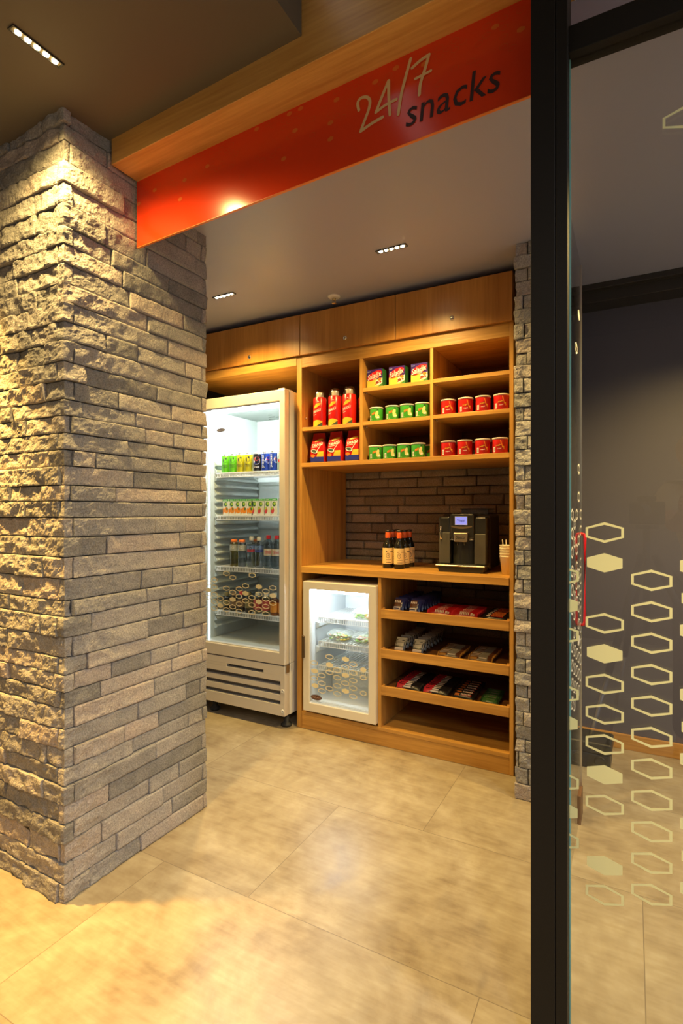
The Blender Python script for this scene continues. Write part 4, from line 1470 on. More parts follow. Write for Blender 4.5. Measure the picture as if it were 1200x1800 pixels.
for i in range(n + 1):
    x = -0.062 + 0.120 * i / n
    y = 0.040 + 0.016 * (1 - ((x + 0.002) / 0.06) ** 2) * -1
    vs += [(x, y, 0.040), (x, y, 0.172)]
b.add(vs, [(2 * i, 2 * i + 2, 2 * i + 3, 2 * i + 1) for i in range(n)], 0, True)
b.build('cup_bay', M_cm3, cm)
hd_ = MB().box(-0.066, 0.062, -0.006, 0.075, 0.172, 0.304).build('front_head', M_cm, cm, 0.010, 4)
sc_ = MB().box(-0.036, 0.027, -0.0085, -0.005, 0.246, 0.288).build('screen', M_screen, hd_, 0.001)
tv, tf = text_mesh('Viaggi', 0.042, 0.016, 0.1)
MB().add([(-0.0045 + x, -0.0090, 0.267 + y) for x, y in tv], tf).build('screen_text', mat('screen_letters', (0.03, 0.03, 0.2), 0.4), sc_)
MB().frame(-0.0375, 0.0285, 0.2445, 0.2895, 0.0018, -0.0095, -0.005).build('screen_bezel', mat('bezel_lilac', (0.5, 0.5, 0.6), 0.3), sc_)
b = MB()
n = 12
vs = []
for i in range(n + 1):
    t = -1 + 2 * i / n
    x = -0.003 + 0.055 * t
    vs += [(x, -0.0068, 0.224 + 0.010 * t * t), (x, -0.0068, 0.2365 + 0.0035 * t * t)]
b.add(vs, [(2 * i, 2 * i + 2, 2 * i + 3, 2 * i + 1) for i in range(n)])
b.build('button_strip', mat('button_strip_bronze', (0.17, 0.12, 0.075), 0.35, 0.4), hd_)
sp = MB().prism([(-0.036, 0.158), (0.032, 0.158), (0.036, 0.205), (-0.040, 0.205)], -0.030, 0.02)
spo = sp.build('spout', mat('spout_bronze', (0.45, 0.36, 0.27), 0.28, 0.8), cm, 0.004)
tv, tf = text_mesh('Saeco', 0.046, 0.016, 0.1, 0.01)
MB().add([(-0.002 + x, -0.0305, 0.182 + y) for x, y in tv], tf).build('spout_lettering', M_print, spo)
b = MB()
for x in (-0.022, 0.014):
    MB().lathe([(0.006, 0.0), (0.005, -0.018), (0.0001, -0.018)], 12, (x, -0.008, 0.158)).build('nozzle', M_cm, spo)
b = MB()
b.box(-0.062, -0.040, -0.004, 0.02, 0.166, 0.171)
b.box(0.036, 0.058, -0.004, 0.02, 0.166, 0.171)
b.build('chrome_edge', M_chrome, cm, 0.001)
dt = MB()
dt.prism([(-0.118, 0.0), (0.112, 0.0), (0.122, 0.030), (-0.128, 0.030)], -0.030, 0.055)
dt = dt.build('drip_tray', M_cm3, cm, 0.004)
gr = MB().box(-0.134, 0.126, -0.040, 0.050, 0.030, 0.0385).build('tray_rim', mat('tray_steel', (0.50, 0.48, 0.43), 0.3, 0.9), dt, 0.004)
b = MB()
for i in range(18):
    b.box(-0.060 + 0.0068 * i, -0.056 + 0.0068 * i, -0.030, 0.022, 0.0386, 0.0400)
b.build('tray_grid', M_steel, dt)
b = MB()
b.tube([(-0.112, -0.010, 0.232), (-0.112, -0.016, 0.215), (-0.112, -0.013, 0.175), (-0.112, -0.004, 0.165)], 0.0035)
b.lathe([(0.0001, 0), (0.005, 0.001), (0.006, 0.006), (0.004, 0.011), (0.0001, 0.012)], 12, (-0.112, -0.012, 0.226))
b.build('steam_lever', M_chrome, cm)
b = MB().frame(-0.045, 0.100, 0.135, 0.270, 0.004, 0.0, 0.026)
b.xf(lambda p: Vector((p.x, p.z, 0.2995 + p.y)))
hp_ = b.build('bean_hopper', M_cap_clear, cm)
MB().box(-0.050, 0.105, 0.130, 0.275, 0.3255, 0.3315).build('hopper_lid', M_cm, cm, 0.002)

# ---- paper cups and stirrers -------------------------------------------------
cp = tag(MB().lathe([(0.0001, 0.001), (0.0232, 0.001), (0.0240, 0.0), (0.0345, 0.088), (0.0362, 0.089), (0.0362, 0.0915), (0.0338, 0.0915), (0.0232, 0.004), (0.0001, 0.004)], 32).build('paper_cup', mat('cup_cream', (0.88, 0.80, 0.62), 0.5)), 'x', 'cup')
cx, cy = -0.5495, 2.745
set_out(cp, [((cx, cy, 0.9378 + 0.0138 * k), 0.0, l) for k, l in enumerate(('cream paper cup at the bottom of the stack beside the coffee machine',
             'cream paper cup second from the bottom of the stack', 'cream paper cup in the middle of the stack',
             'cream paper cup second from the top of the stack', 'cream paper cup on top of the stack holding stirrers'))], 'stacked paper cups')
st = tag(MB().box(-0.0022, 0.0022, -0.0008, 0.0008, 0, 0.115).build('stirrer', mat('stirrer_white', (0.85, 0.78, 0.66), 0.5)), 'x', 'stirrer')
set_out(st, [((cx - 0.012, cy + 0.006, 0.9975), (0.05, -0.10, 0.3), 'pale stirrer leaning left in the top paper cup'),
             ((cx - 0.002, cy + 0.010, 0.9975), (0.10, -0.02, 0.0), 'pale stirrer upright in the top paper cup'),
             ((cx + 0.010, cy + 0.002, 0.9975), (0.02, 0.10, -0.4), 'pale stirrer leaning right in the top paper cup')], 'stirrers in the top paper cup')
# ---------------------------------------------------------------- goods in the tall fridge
def lift(z):
    return z + 0.0008


ORDW = ORD
M_alu_can = mat('can_aluminium', (0.75, 0.75, 0.76), 0.25, 0.9)


def drink_can(body_col, style):
    t = thing('drink_can', 'x', 'can', (0, 0, 0))
    r, h = 0.0272, 0.122
    m0 = mat('can_' + style, body_col, 0.3)
    b = MB()
    b.lathe([(r - 0.003, 0.004), (r, 0.009), (r, h - 0.013)], 26)
    F_ = 0.42            # labels face the entrance
    if style in ('lime', 'yellow'):
        b.add(*blob(r, F_, 0.078, 0.026, 0.030, 0.0005, 12, 0.5), mi=1)
        b.add(*blob(r, F_ + 0.25, 0.092, 0.012, 0.014, 0.0007, 8, 0.2), mi=1)
        b.add(*wrap('PASO', r, F_, 0.047, 0.036, 0.013, 0.0006, 0, 0.01), mi=1)
        b.add(*wrap_dashes(r, F_, 0.036, 8, 0.028, 0.003, 0.0006), mi=1)
    elif style == 'black':
        b.add(*blob(r, F_, 0.068, 0.044, 0.048, 0.0004, 24), mi=2)
        b.add(*blob(r, F_, 0.0795, 0.036, 0.022, 0.0008, 20, 0.25), mi=3)
        b.add(*blob(r, F_ + 0.05, 0.0560, 0.036, 0.018, 0.0008, 20, 0.3), mi=4)
        b.add(*wrap('pepsi', r, F_, 0.029, 0.032, 0.011, 0.0006, 0, 0.012), mi=2)
    elif style == 'blue':
        tv, tf_l = text_mesh('pepsi', 0.078, 0.020, 0, 0.012)
        b.add([((r + 0.0006) * math.sin(-y / r + 0.02), -(r + 0.0006) * math.cos(-y / r + 0.02), 0.062 + x) for x, y in tv], tf_l, 2)
        b.add(*blob(r, 1.25, 0.070, 0.036, 0.042, 0.0004, 20), mi=2)
        b.add(*blob(r, 1.25, 0.080, 0.030, 0.018, 0.0007, 16, 0.3), mi=3)
    else:
        b.add(*blob(r, 0.1, 0.070, 0.030, 0.040, 0.0005, 14), mi=4)
        b.add(*blob(r, 0.0, 0.060, 0.018, 0.018, 0.0008, 14), mi=3)
    b.build('can_body', [m0, M_print, M_white_p, M_red_tin, M_blue_p], t)
    b = MB()
    b.lathe([(r, h - 0.013), (r - 0.004, h - 0.004), (r - 0.0035, h - 0.001), (r - 0.005, h), (r - 0.006, h - 0.003), (0.0001, h - 0.003)], 26)
    b.lathe([(0.0001, 0.001), (r - 0.007, 0.001), (r - 0.006, 0.0), (r - 0.003, 0.004)], 26)
    b.box(-0.007, 0.007, -0.010, 0.006, h - 0.003, h - 0.0018)
    b.build('can_end', M_alu_can, t)
    return t


z1 = lift(1.498)
Yc = 2.672
for style, colr, xs, labs in (
        ('lime', (0.16, 0.62, 0.02), (-2.296, -2.236), ('bright green can, leftmost on the top fridge shelf', 'bright green can beside the yellow cans')),
        ('yellow', (0.62, 0.56, 0.02), (-2.175, -2.113), ('yellow can beside the green cans', 'yellow can beside the black cola can')),
        ('black', (0.012, 0.013, 0.018), (-2.044,), ('black cola can with a round red, white and blue mark',)),
        ('blue', (0.012, 0.055, 0.42), (-1.982, -1.920), ('blue cola can beside the black cola can', 'blue cola can second from the right end of the top fridge shelf')),
        ('pale', (0.45, 0.62, 0.52), (-1.862,), ('pale green can at the right end, half hidden by the fridge door frame',))):
    p = drink_can(colr, style)
    set_out(p, [((x, Yc, z1), 0.0, l) for x, l in zip(xs, labs)], 'cans on the top shelf of the tall fridge')


def carton(fruit):
    t = thing('juice_carton', 'x', 'carton', (0, 0, 0))
    w_, d_, h_ = 0.0225, 0.021, 0.105
    b = MB()
    b.box(-w_, w_, 0, 2 * d_, 0, h_)
    b.add([(-w_, -0.0004, 0.092), (w_, -0.0004, 0.092), (w_, -0.0004, h_), (-w_, -0.0004, h_)], [(0, 1, 2, 3)], 1)
    el = lambda cx, cz, a_, b_, mi, y: b.add([(max(-w_, min(w_, cx + a_ * math.cos(2 * PI * k / 18))), y, cz + b_ * math.sin(2 * PI * k / 18)) for k in range(18)], [tuple(range(18))], mi)
    el(-0.001, 0.072, 0.014, 0.015, 2, -0.0006)
    el(0.002, 0.074, 0.009, 0.008, 3, -0.0009)
    tv, tf_l = dashes(5, 0.026, 0.005)
    b.add([(x, -0.0011, 0.0985 + z) for x, z in tv], tf_l, 4)
    if fruit == 'orange':
        el(0.004, 0.034, 0.019, 0.019, 5, -0.0006)
        el(-0.022, 0.030, 0.010, 0.018, 5, -0.0005)
        el(0.010, 0.042, 0.006, 0.009, 2, -0.0009)
    else:
        el(-0.014, 0.034, 0.013, 0.020, 6, -0.0006)
        el(-0.016, 0.046, 0.008, 0.010, 3, -0.0009)
        el(0.012, 0.034, 0.012, 0.020, 7, -0.0006)
    b.build('pack', [mat('carton_white', (0.82, 0.80, 0.70), 0.4), mat('carton_green', (0.06, 0.42, 0.05), 0.4), mat('carton_leaf', (0.03, 0.16, 0.03), 0.4), mat('carton_lime', (0.45, 0.60, 0.05), 0.4),
                     M_white_p, mat('carton_orange', (0.85, 0.26, 0.01), 0.4), mat('carton_apple', (0.60, 0.05, 0.05), 0.4), mat('carton_flesh', (0.78, 0.70, 0.45), 0.4)], t)
    s_ = MB().tube([(0.006, 2 * d_ + 0.002, 0.018), (-0.010, 2 * d_ + 0.002, 0.092)], 0.0016)
    s_.build('straw', M_white_p, t)
    return t


z2 = lift(1.226)
p = carton('orange')
set_out(p, [((-2.284 + 0.0485 * k, 2.655, z2), 0.0, '%s orange juice carton from the hinge-free side on the second fridge shelf' % ORD[k].capitalize()) for k in range(5)], 'orange juice cartons in the tall fridge')
for k, o in enumerate([o for o in bpy.data.objects if o.get('group') == 'orange juice cartons in the tall fridge']):
    o['label'] = ['orange juice carton at the left end of the second fridge shelf', 'orange juice carton second from the left end of the second fridge shelf', 'orange juice carton in the middle of the five orange ones',
                  'orange juice carton fourth in the orange row', 'orange juice carton next to the apple cartons'][k]
p = carton('apple')
set_out(p, [((-2.055 + 0.0500 * k, 2.655, z2), 0.0, l) for k, l in enumerate(('apple juice carton next to the orange cartons', 'apple juice carton second from the orange cartons',
            'apple juice carton third from the orange cartons', 'apple juice carton at the right end against the door frame'))], 'apple juice cartons in the tall fridge')


def pet_bottle(nm, cap, liquid, lab_m, lab_txt, r, h, lo, hi, lab2=None, txt_m=None, sport=False):
    t = thing('drink_bottle', 'x', 'bottle', (0, 0, 0))
    M_l = glass_mat('bottle_' + nm, liquid, 0.05)
    b = MB()
    nk = h - 0.026
    b.lathe([(0.0001, 0.002), (r - 0.006, 0.0), (r - 0.001, 0.006), (r, 0.014), (r, hi + 0.004), (r * 0.96, hi + 0.018), (r * 0.72, nk - 0.012), (0.0125, nk - 0.002), (0.0125, nk + 0.004)], 24)
    b.build('bottle_body', M_l, t)
    b = MB()
    b.lathe([(0.0140, nk + 0.003), (0.0145, nk + 0.005), (0.0145, h - 0.002), (0.0130, h), (0.0001, h)] if not sport else
            [(0.0200, nk + 0.003), (0.0205, nk + 0.006), (0.0205, h - 0.004), (0.0185, h), (0.0001, h)], 20)
    b.build('cap', cap, t)
    b = MB()
    b.lathe([(r + 0.0006, lo), (r + 0.0006, hi)], 24)
    if lab2 is not None:
        b.add(*patch(r + 0.0008, -1.2, 1.8, lambda q: lo + 0.001, lambda q: lo + (hi - lo) * 0.42, 0.0003, 14), mi=1)
    if lab_txt:
        b.add(*wrap(lab_txt, r + 0.001, 0.40, 0.5 * (lo + hi) + 0.002, min(0.04, 0.010 * len(lab_txt) + 0.006), (hi - lo) * 0.5, 0.0008, 0.05, 0.012), mi=2)
    b.build('label_band', [lab_m, lab2 or lab_m, txt_m or M_print], t)
    return t


z3 = lift(0.902)
Yb = 2.682
M_cap_or = mat('cap_orange', (0.85, 0.18, 0.01), 0.35)
M_cap_cr = mat('cap_cream', (0.78, 0.74, 0.62), 0.4)
M_lab_grey = mat('label_grey', (0.42, 0.43, 0.38), 0.5)
M_lab_blue = mat('label_blue', (0.20, 0.30, 0.55), 0.45)
M_lab_red = mat('label_red', (0.55, 0.04, 0.05), 0.45)
M_lab_cream = mat('label_paper_cream', (0.70, 0.60, 0.46), 0.5)
for args, x, lab in (
        (('sports_amber', M_cap_or, (0.72, 0.62, 0.22), M_lab_grey, 'G', 0.0275, 0.172, 0.102, 0.140, None, M_white_p, True), -2.238, 'amber sports drink with flat orange cap on the third fridge shelf'),
        (('sports_clear', M_cap_or, (0.72, 0.76, 0.78), M_lab_grey, 'G', 0.0275, 0.172, 0.102, 0.140, None, M_white_p, True), -2.174, 'clear sports drink with flat orange cap on the third fridge shelf'),
        (('water_red', M_cap_cr, (0.78, 0.82, 0.83), M_lab_blue, 'O', 0.0275, 0.192, 0.098, 0.137, M_lab_red, M_print), -2.098, 'water bottle with a blue and red label band'),
        (('water_blue', M_cap_cr, (0.76, 0.81, 0.84), M_lab_blue, 'O', 0.0275, 0.192, 0.098, 0.137, mat('label_deep_blue', (0.06, 0.09, 0.35), 0.45), M_print), -2.038, 'water bottle with an all blue label band'),
        (('soda_a', M_red_pl, (0.60, 0.68, 0.72), M_lab_cream, 'cimes', 0.0290, 0.204, 0.080, 0.122, None, M_lab_red), -1.967, 'clear bottle with red cap in the middle of the third fridge shelf'),
        (('soda_b', M_red_pl, (0.60, 0.68, 0.72), M_lab_cream, 'cimes', 0.0290, 0.204, 0.080, 0.122, None, M_lab_red), -1.905, 'clear bottle with red cap at the right end, cut by the fridge door frame')):
    p = pet_bottle(*args)
    set_out(p, [((x, Yb, z3), 0.0, lab)], 'bottles on the third shelf of the tall fridge')
for args, spots in (
        (('back_clear', M_cap_cr, (0.70, 0.74, 0.74), M_lab_grey, '', 0.0275, 0.190, 0.098, 0.137), [(-2.072, 2.80, 'cream-capped water bottle behind the blue and red labelled one'), (-2.000, 2.80, 'cream-capped water bottle behind the all blue labelled one')]),
        (('back_amber', M_cap_or, (0.72, 0.62, 0.22), M_lab_grey, '', 0.0275, 0.172, 0.102, 0.140, None, None, True), [(-2.150, 2.79, 'orange-capped sports drink behind the two front ones')])):
    p = pet_bottle(*args)
    set_out(p, [((x, y, z3), 0.0, l) for x, y, l in spots], 'bottles on the third shelf of the tall fridge')
z4 = lift(0.618)
M_lab_olive = mat('label_olive', (0.20, 0.17, 0.07), 0.5)
M_lab_brown = mat('label_brown', (0.18, 0.11, 0.06), 0.5)
M_lab_pink = mat('label_pink_red', (0.50, 0.07, 0.06), 0.5)
M_lab_or = mat('label_amber', (0.70, 0.27, 0.02), 0.5)
for args, x, lab in (
        (('low_green_a', M_lab_olive, (0.10, 0.16, 0.08), M_lab_olive, '', 0.0260, 0.115, 0.030, 0.070), -2.300, 'dark green bottle at the left end of the lowest filled fridge shelf'),
        (('low_green_b', M_lab_brown, (0.10, 0.16, 0.08), M_lab_brown, '', 0.0260, 0.118, 0.030, 0.070), -2.240, 'dark green bottle with a brown label on the lowest filled fridge shelf'),
        (('low_brown', M_lab_red, (0.16, 0.07, 0.05), M_lab_brown, '', 0.0260, 0.128, 0.030, 0.078), -2.180, 'dark brown bottle with red cap on the lowest filled fridge shelf'),
        (('low_olive', M_lab_olive, (0.16, 0.13, 0.06), M_lab_olive, '', 0.0260, 0.126, 0.030, 0.078), -2.118, 'olive bottle left of the red labelled bottles'),
        (('low_red_a', M_cap_cr, (0.55, 0.58, 0.45), M_lab_pink, '', 0.0270, 0.132, 0.026, 0.090), -2.050, 'bottle with red label and cream cap, first of two'),
        (('low_red_b', M_cap_cr, (0.55, 0.58, 0.45), M_lab_pink, '', 0.0270, 0.132, 0.026, 0.090, None, M_lab_red), -1.985, 'bottle with red label and cream cap, beside the amber juice'),
        (('low_amber_a', M_cap_cr, (0.85, 0.42, 0.03), M_lab_or, '', 0.0270, 0.136, 0.020, 0.080), -1.922, 'amber juice bottle with cream cap beside the red labels'),
        (('low_amber_b', M_cap_cr, (0.85, 0.42, 0.03), M_lab_or, '', 0.0270, 0.136, 0.020, 0.080), -1.862, 'amber juice bottle at the right end, cut by the fridge door frame')):
    p = pet_bottle(*args)
    set_out(p, [((x, Yb, z4), 0.0, lab)], 'bottles on the lowest filled shelf of the tall fridge')

# ---------------------------------------------------------------- salads in the small fridge
M_tub = bpy.data.materials.new('milky_clear_tub')
M_tub.use_nodes = True
_nt, _lk = M_tub.node_tree.nodes, M_tub.node_tree.links
_nt.clear()
_o, _t, _d, _g = _nt.new('ShaderNodeOutputMaterial'), _nt.new('ShaderNodeBsdfTransparent'), _nt.new('ShaderNodeBsdfDiffuse'), _nt.new('ShaderNodeBsdfGlossy')
_t.inputs[0].default_value = (0.97, 0.98, 0.97, 1)
_d.inputs[0].default_value = (0.9, 0.95, 0.92, 1)
_g.inputs['Roughness'].default_value = 0.15
_a, _b = _nt.new('ShaderNodeMixShader'), _nt.new('ShaderNodeMixShader')
_a.inputs[0].default_value = 0.20
_b.inputs[0].default_value = 0.06
_lk.new(_t.outputs[0], _a.inputs[1])
_lk.new(_d.outputs[0], _a.inputs[2])
_lk.new(_a.outputs[0], _b.inputs[1])
_lk.new(_g.outputs[0], _b.inputs[2])
_lk.new(_b.outputs[0], _o.inputs[0])
M_leaf = mat('salad_leaf', (0.36, 0.62, 0.16), 0.5)
M_corn = mat('salad_yellow', (0.85, 0.62, 0.03), 0.45)
M_ham = mat('salad_pink', (0.75, 0.38, 0.26), 0.5)
M_pale = mat('salad_pale', (0.70, 0.78, 0.50), 0.5)


def salad(seed):
    t = thing('salad_tub', 'x', 'food tub', (0, 0, 0))
    rn = random.Random(seed)

    def ring(a, b_, z):
        out = []
        for k in range(28):
            q = 2 * PI * k / 28
            out.append((a * math.copysign(abs(math.cos(q)) ** 0.45, math.cos(q)), b_ * math.copysign(abs(math.sin(q)) ** 0.45, math.sin(q)), z))
        return out
    b = MB()
    rs = [ring(0.056, 0.052, 0.0), ring(0.068, 0.062, 0.034), ring(0.073, 0.067, 0.035), ring(0.073, 0.067, 0.038)]
    v = sum(rs, [])
    b.add(v, [(j * 28 + k, j * 28 + (k + 1) % 28, (j + 1) * 28 + (k + 1) % 28, (j + 1) * 28 + k) for j in range(3) for k in range(28)], 0, True)
    b.add(rs[0], [tuple(range(28))])
    b.build('tub', M_tub, t)
    b = MB()
    rs = [ring(0.0735, 0.0675, 0.0385), ring(0.0725, 0.0665, 0.042), ring(0.066, 0.060, 0.044), ring(0.060, 0.054, 0.055), ring(0.050, 0.046, 0.057)]
    v = sum(rs, [])
    b.add(v, [(j * 28 + k, j * 28 + (k + 1) % 28, (j + 1) * 28 + (k + 1) % 28, (j + 1) * 28 + k) for j in range(4) for k in range(28)], 0, True)
    b.add(rs[-1], [tuple(range(28))])
    b.build('lid', M_tub, t)
    b = MB()
    for i in range(70):
        x, y = rn.uniform(-0.052, 0.052), rn.uniform(-0.046, 0.046)
        z = rn.uniform(0.008, 0.036)
        s_ = rn.uniform(0.007, 0.013)
        front = y < -0.01
        mi = rn.choices((0, 1, 2, 3), (4, 3 if x > -0.01 and front else 1, 2, 3))[0]
        lat = []
        for j in range(5):
            th_ = PI * j / 4
            for k in range(6):
                ph = 2 * PI * k / 6
                q = s_ * (1 + rn.uniform(-0.25, 0.25))
                lat.append((x + q * math.sin(th_) * math.cos(ph), y + q * math.sin(th_) * math.sin(ph), z + 0.5 * q * math.cos(th_)))
        b.add(lat, [(j * 6 + k, (j + 1) * 6 + k, (j + 1) * 6 + (k + 1) % 6, j * 6 + (k + 1) % 6) for j in range(4) for k in range(6)], mi, True)
    o = b.build('salad', [M_leaf, M_corn, M_ham, M_pale], t)
    o['kind'] = 'stuff'
    return t


for seed, loc, rz, lab in ((1, (-1.500, 2.755, lift(0.500)), 0.1, 'clear tub of mixed salad with yellow pieces on the small fridge shelf'),
                           (2, (-1.338, 2.752, lift(0.500)), -0.1, 'clear tub of pale green salad at the right of the small fridge shelf'),
                           (3, (-1.338, 2.90, lift(0.500)), 0.0, 'clear salad tub behind the pale green one'),
                           (4, (-1.335, 2.76, lift(0.640)), 0.05, 'clear salad tub on the top shelf of the small fridge')):
    p = salad(seed)
    set_out(p, [(loc, rz, lab)], 'salad tubs in the small fridge')


# ---------------------------------------------------------------- sweets on the trays
def wrapper(name, cat, w_, h_, t_, cols, bands, text=None, crimp='x'):
    """A filled flow-wrap standing in XZ, back to +Y; bands: (x0, x1, z0, z1, material index) as fractions on the front."""
    b = MB()
    n, m = 10, 6
    def fullness(u, v):
        eu = 1 - abs(2 * u - 1) ** 6
        ev = 1 - abs(2 * v - 1) ** 4
        return 0.12 + 0.88 * (eu * ev)
    for side in (0, 1):
        vs = []
        for j in range(m + 1):
            for i in range(n + 1):
                u, v = i / n, j / m
                f = fullness(u, v) * t_ / 2
                wob = 0.0006 * math.sin(9 * u + 5 * v + side)
                vs.append((-w_ / 2 + w_ * u, t_ / 2 + (f + wob if side else -f + wob), h_ * v))
        fs = []
        for j in range(m):
            for i in range(n):
                a = j * (n + 1) + i
                q = (a, a + 1, a + n + 2, a + n + 1)
                fs.append(q if not side else tuple(reversed(q)))
        b.add(vs, fs, 0, True)
    for x0, x1, z0, z1, mi in bands:
        k = 6
        vs = []
        for i in range(k + 1):
            for jj in range(4):
                u, v = x0 + (x1 - x0) * i / k, z0 + (z1 - z0) * jj / 3
                vs.append((-w_ / 2 + w_ * u, t_ / 2 - fullness(u, v) * t_ / 2 - 0.0009, h_ * v))
        fs = [(i * 4 + jj, (i + 1) * 4 + jj, (i + 1) * 4 + jj + 1, i * 4 + jj + 1) for i in range(k) for jj in range(3)]
        b.add(vs, fs, mi, True)
    if text:
        body, cx, cz, tw, th_, mi = text
        tv, tf_l = dashes(body, tw, th_)
        b.add([(cx + x, -t_ * 0.02 - 0.0016, cz + z) for x, z in tv], tf_l, mi)
    # crimped fins at both short ends
    if crimp == 'x':
        for sgn in (-1, 1):
            x = sgn * w_ / 2
            b.add([(x, t_ / 2, 0.002), (x + sgn * 0.006, t_ / 2 - 0.001, 0.001), (x + sgn * 0.006, t_ / 2 + 0.001, h_), (x, t_ / 2, h_ - 0.002)], [(0, 1, 2, 3)], len(cols) - 1)
    else:
        b.add([(-w_ / 2, t_ / 2, h_), (w_ / 2, t_ / 2, h_), (w_ / 2, t_ / 2 + 0.002, h_ + 0.009), (-w_ / 2, t_ / 2 + 0.002, h_ + 0.009)], [(0, 1, 2, 3)], len(cols) - 1)
    return tag(b.build(name, cols), 'x', cat)


def foil(name, c, rough=0.3):
    return mat('foil_' + name, c, rough)


F_navy, F_brown, F_silver = foil('navy', (0.016, 0.024, 0.11)), foil('brown', (0.13, 0.045, 0.018)), foil('silver', (0.36, 0.32, 0.25), 0.28)
F_red, F_white, F_black = foil('red', (0.42, 0.008, 0.014)), foil('white', (0.74, 0.62, 0.50)), foil('black', (0.012, 0.010, 0.010))
F_orange, F_gold, F_grey = foil('orange', (0.62, 0.17, 0.03)), foil('gold', (0.46, 0.22, 0.045)), foil('grey', (0.27, 0.24, 0.19))
F_green, F_green2 = foil('green', (0.045, 0.15, 0.03)), foil('dark_green', (0.02, 0.055, 0.02))
F_dark = foil('dark_olive', (0.035, 0.030, 0.018))
F_pinkred = foil('scarlet', (0.58, 0.022, 0.035))


def rank(proto, xc, tray, n, pitch, lean, t_, texts, group, y0=2.648, jit=0.002, dx=0.0, rzj=0.04):
    rn = random.Random(int(xc * 1000) + n)
    spots = []
    for k in range(n):
        loc = (xc + dx * k + rn.uniform(-jit, jit), y0 + pitch * k, tray + t_ * math.sin(lean) + 0.0012)
        spots.append((loc, (-lean, 0.0, rn.uniform(-rzj, rzj) * 0.3), texts(k, n)))
    return set_out(proto, spots, group)


def say(what, row):
    def f(k, n):
        if k == 0:
            return '%s at the front, %s' % (what, row)
        if k == n - 1:
            return '%s at the very back, %s' % (what, row)
        return '%s %s from front, %s' % (what, ORDW[k], row)
    return f


T1, T2, T3 = TRAY_Z
# top tray
p = wrapper('biscuit_pack', 'biscuit pack', 0.060, 0.070, 0.020, [F_navy, F_brown, F_white, F_navy],
            [(0.04, 0.70, 0.30, 0.92, 1), (0.05, 0.72, 0.03, 0.26, 2), (0.05, 0.6, 0.10, 0.17, 0), (0.74, 0.80, 0.5, 0.62, 2)], (4, -0.006, 0.048, 0.036, 0.012, 2), 'z')
rank(p, -1.098, T1, 7, 0.046, 0.62, 0.020, say('navy biscuit pack', 'left file, top tray'), 'biscuit packs on the top tray')
p = copy_tree(p)
rank(p, -1.006, T1, 8, 0.046, 0.62, 0.020, say('navy biscuit pack', 'second file, top tray'), 'biscuit packs on the top tray')
p = wrapper('snack_bar', 'snack bar', 0.120, 0.036, 0.010, [F_red, F_white, F_pinkred],
            [(0.76, 0.84, 0.3, 0.75, 1), (0.86, 0.93, 0.3, 0.6, 1)], (6, 0.002, 0.020, 0.050, 0.017, 1))
rank(p, -0.872, T1, 9, 0.0225, 0.80, 0.010, say('all-red wafer bar', 'file beside navy packs, top tray'), 'red wafer bars on the top tray')
p = copy_tree(p)
rank(p, -0.742, T1, 9, 0.0225, 0.80, 0.010, say('all-red wafer bar', 'file beside black bars, top tray'), 'red wafer bars on the top tray', y0=2.650)
p = wrapper('snack_bar', 'snack bar', 0.104, 0.034, 0.016, [F_black, F_orange, F_white, F_red, F_black],
            [(0.30, 0.86, 0.30, 0.72, 3), (0.10, 0.26, 0.35, 0.6, 2)], (8, 0.012, 0.018, 0.058, 0.012, 1))
rank(p, -0.590, T1, 6, 0.040, 1.05, 0.016, say('black chocolate bar with red print', 'end file, top tray'), 'black bars on the top tray')
# middle tray
p = wrapper('snack_packet', 'snack packet', 0.060, 0.066, 0.020, [F_dark, F_silver, F_white, F_silver],
            [(0.03, 0.97, 0.34, 0.97, 1), (0.03, 0.86, 0.02, 0.22, 2), (0.1, 0.9, 0.62, 0.66, 0)], None, 'z')
rank(p, -1.092, T2, 6, 0.058, 0.62, 0.020, say('silver and dark snack packet', 'left file, middle tray'), 'silver packets on the middle tray')
p = copy_tree(p)
rank(p, -0.990, T2, 7, 0.054, 0.62, 0.020, say('silver and dark snack packet', 'second file, middle tray'), 'silver packets on the middle tray')
p = wrapper('snack_bar', 'snack bar', 0.110, 0.034, 0.013, [F_brown, F_gold, F_grey, F_white, F_gold],
            [(0.04, 0.36, 0.15, 0.55, 1), (0.42, 0.82, 0.20, 0.85, 2), (0.45, 0.78, 0.40, 0.60, 3), (0.04, 0.42, 0.72, 0.82, 3)], None)
rank(p, -0.822, T2, 8, 0.026, 0.95, 0.013, say('brown and gold cereal bar', 'file beside packets, middle tray'), 'cereal bars on the middle tray')
p = copy_tree(p)
rank(p, -0.664, T2, 9, 0.026, 0.95, 0.013, say('brown and gold cereal bar', 'end file, middle tray'), 'cereal bars on the middle tray')
# bottom tray
p = wrapper('snack_bar', 'snack bar', 0.128, 0.034, 0.012, [F_black, F_pinkred, F_white, F_black],
            [(0.0, 0.30, 0.05, 0.98, 1), (0.30, 0.62, 0.22, 0.50, 2), (0.36, 0.62, 0.60, 0.80, 2), (0.68, 0.78, 0.40, 0.50, 2), (0.30, 0.36, 0.05, 0.98, 1)], None)
rank(p, -1.044, T3, 10, 0.0265, 0.80, 0.012, say('red and black bar', 'left file, bottom tray'), 'red and black bars on the bottom tray')
p = copy_tree(p)
rank(p, -0.893, T3, 10, 0.0265, 0.80, 0.012, say('red and black bar', 'second file, bottom tray'), 'red and black bars on the bottom tray')
p = wrapper('snack_bar', 'snack bar', 0.100, 0.036, 0.015, [F_black, F_orange, F_white, F_red, F_black],
            [(0.05, 0.30, 0.25, 0.62, 1), (0.42, 0.90, 0.30, 0.62, 3), (0.30, 0.42, 0.30, 0.55, 0)], (7, 0.012, 0.018, 0.050, 0.011, 2))
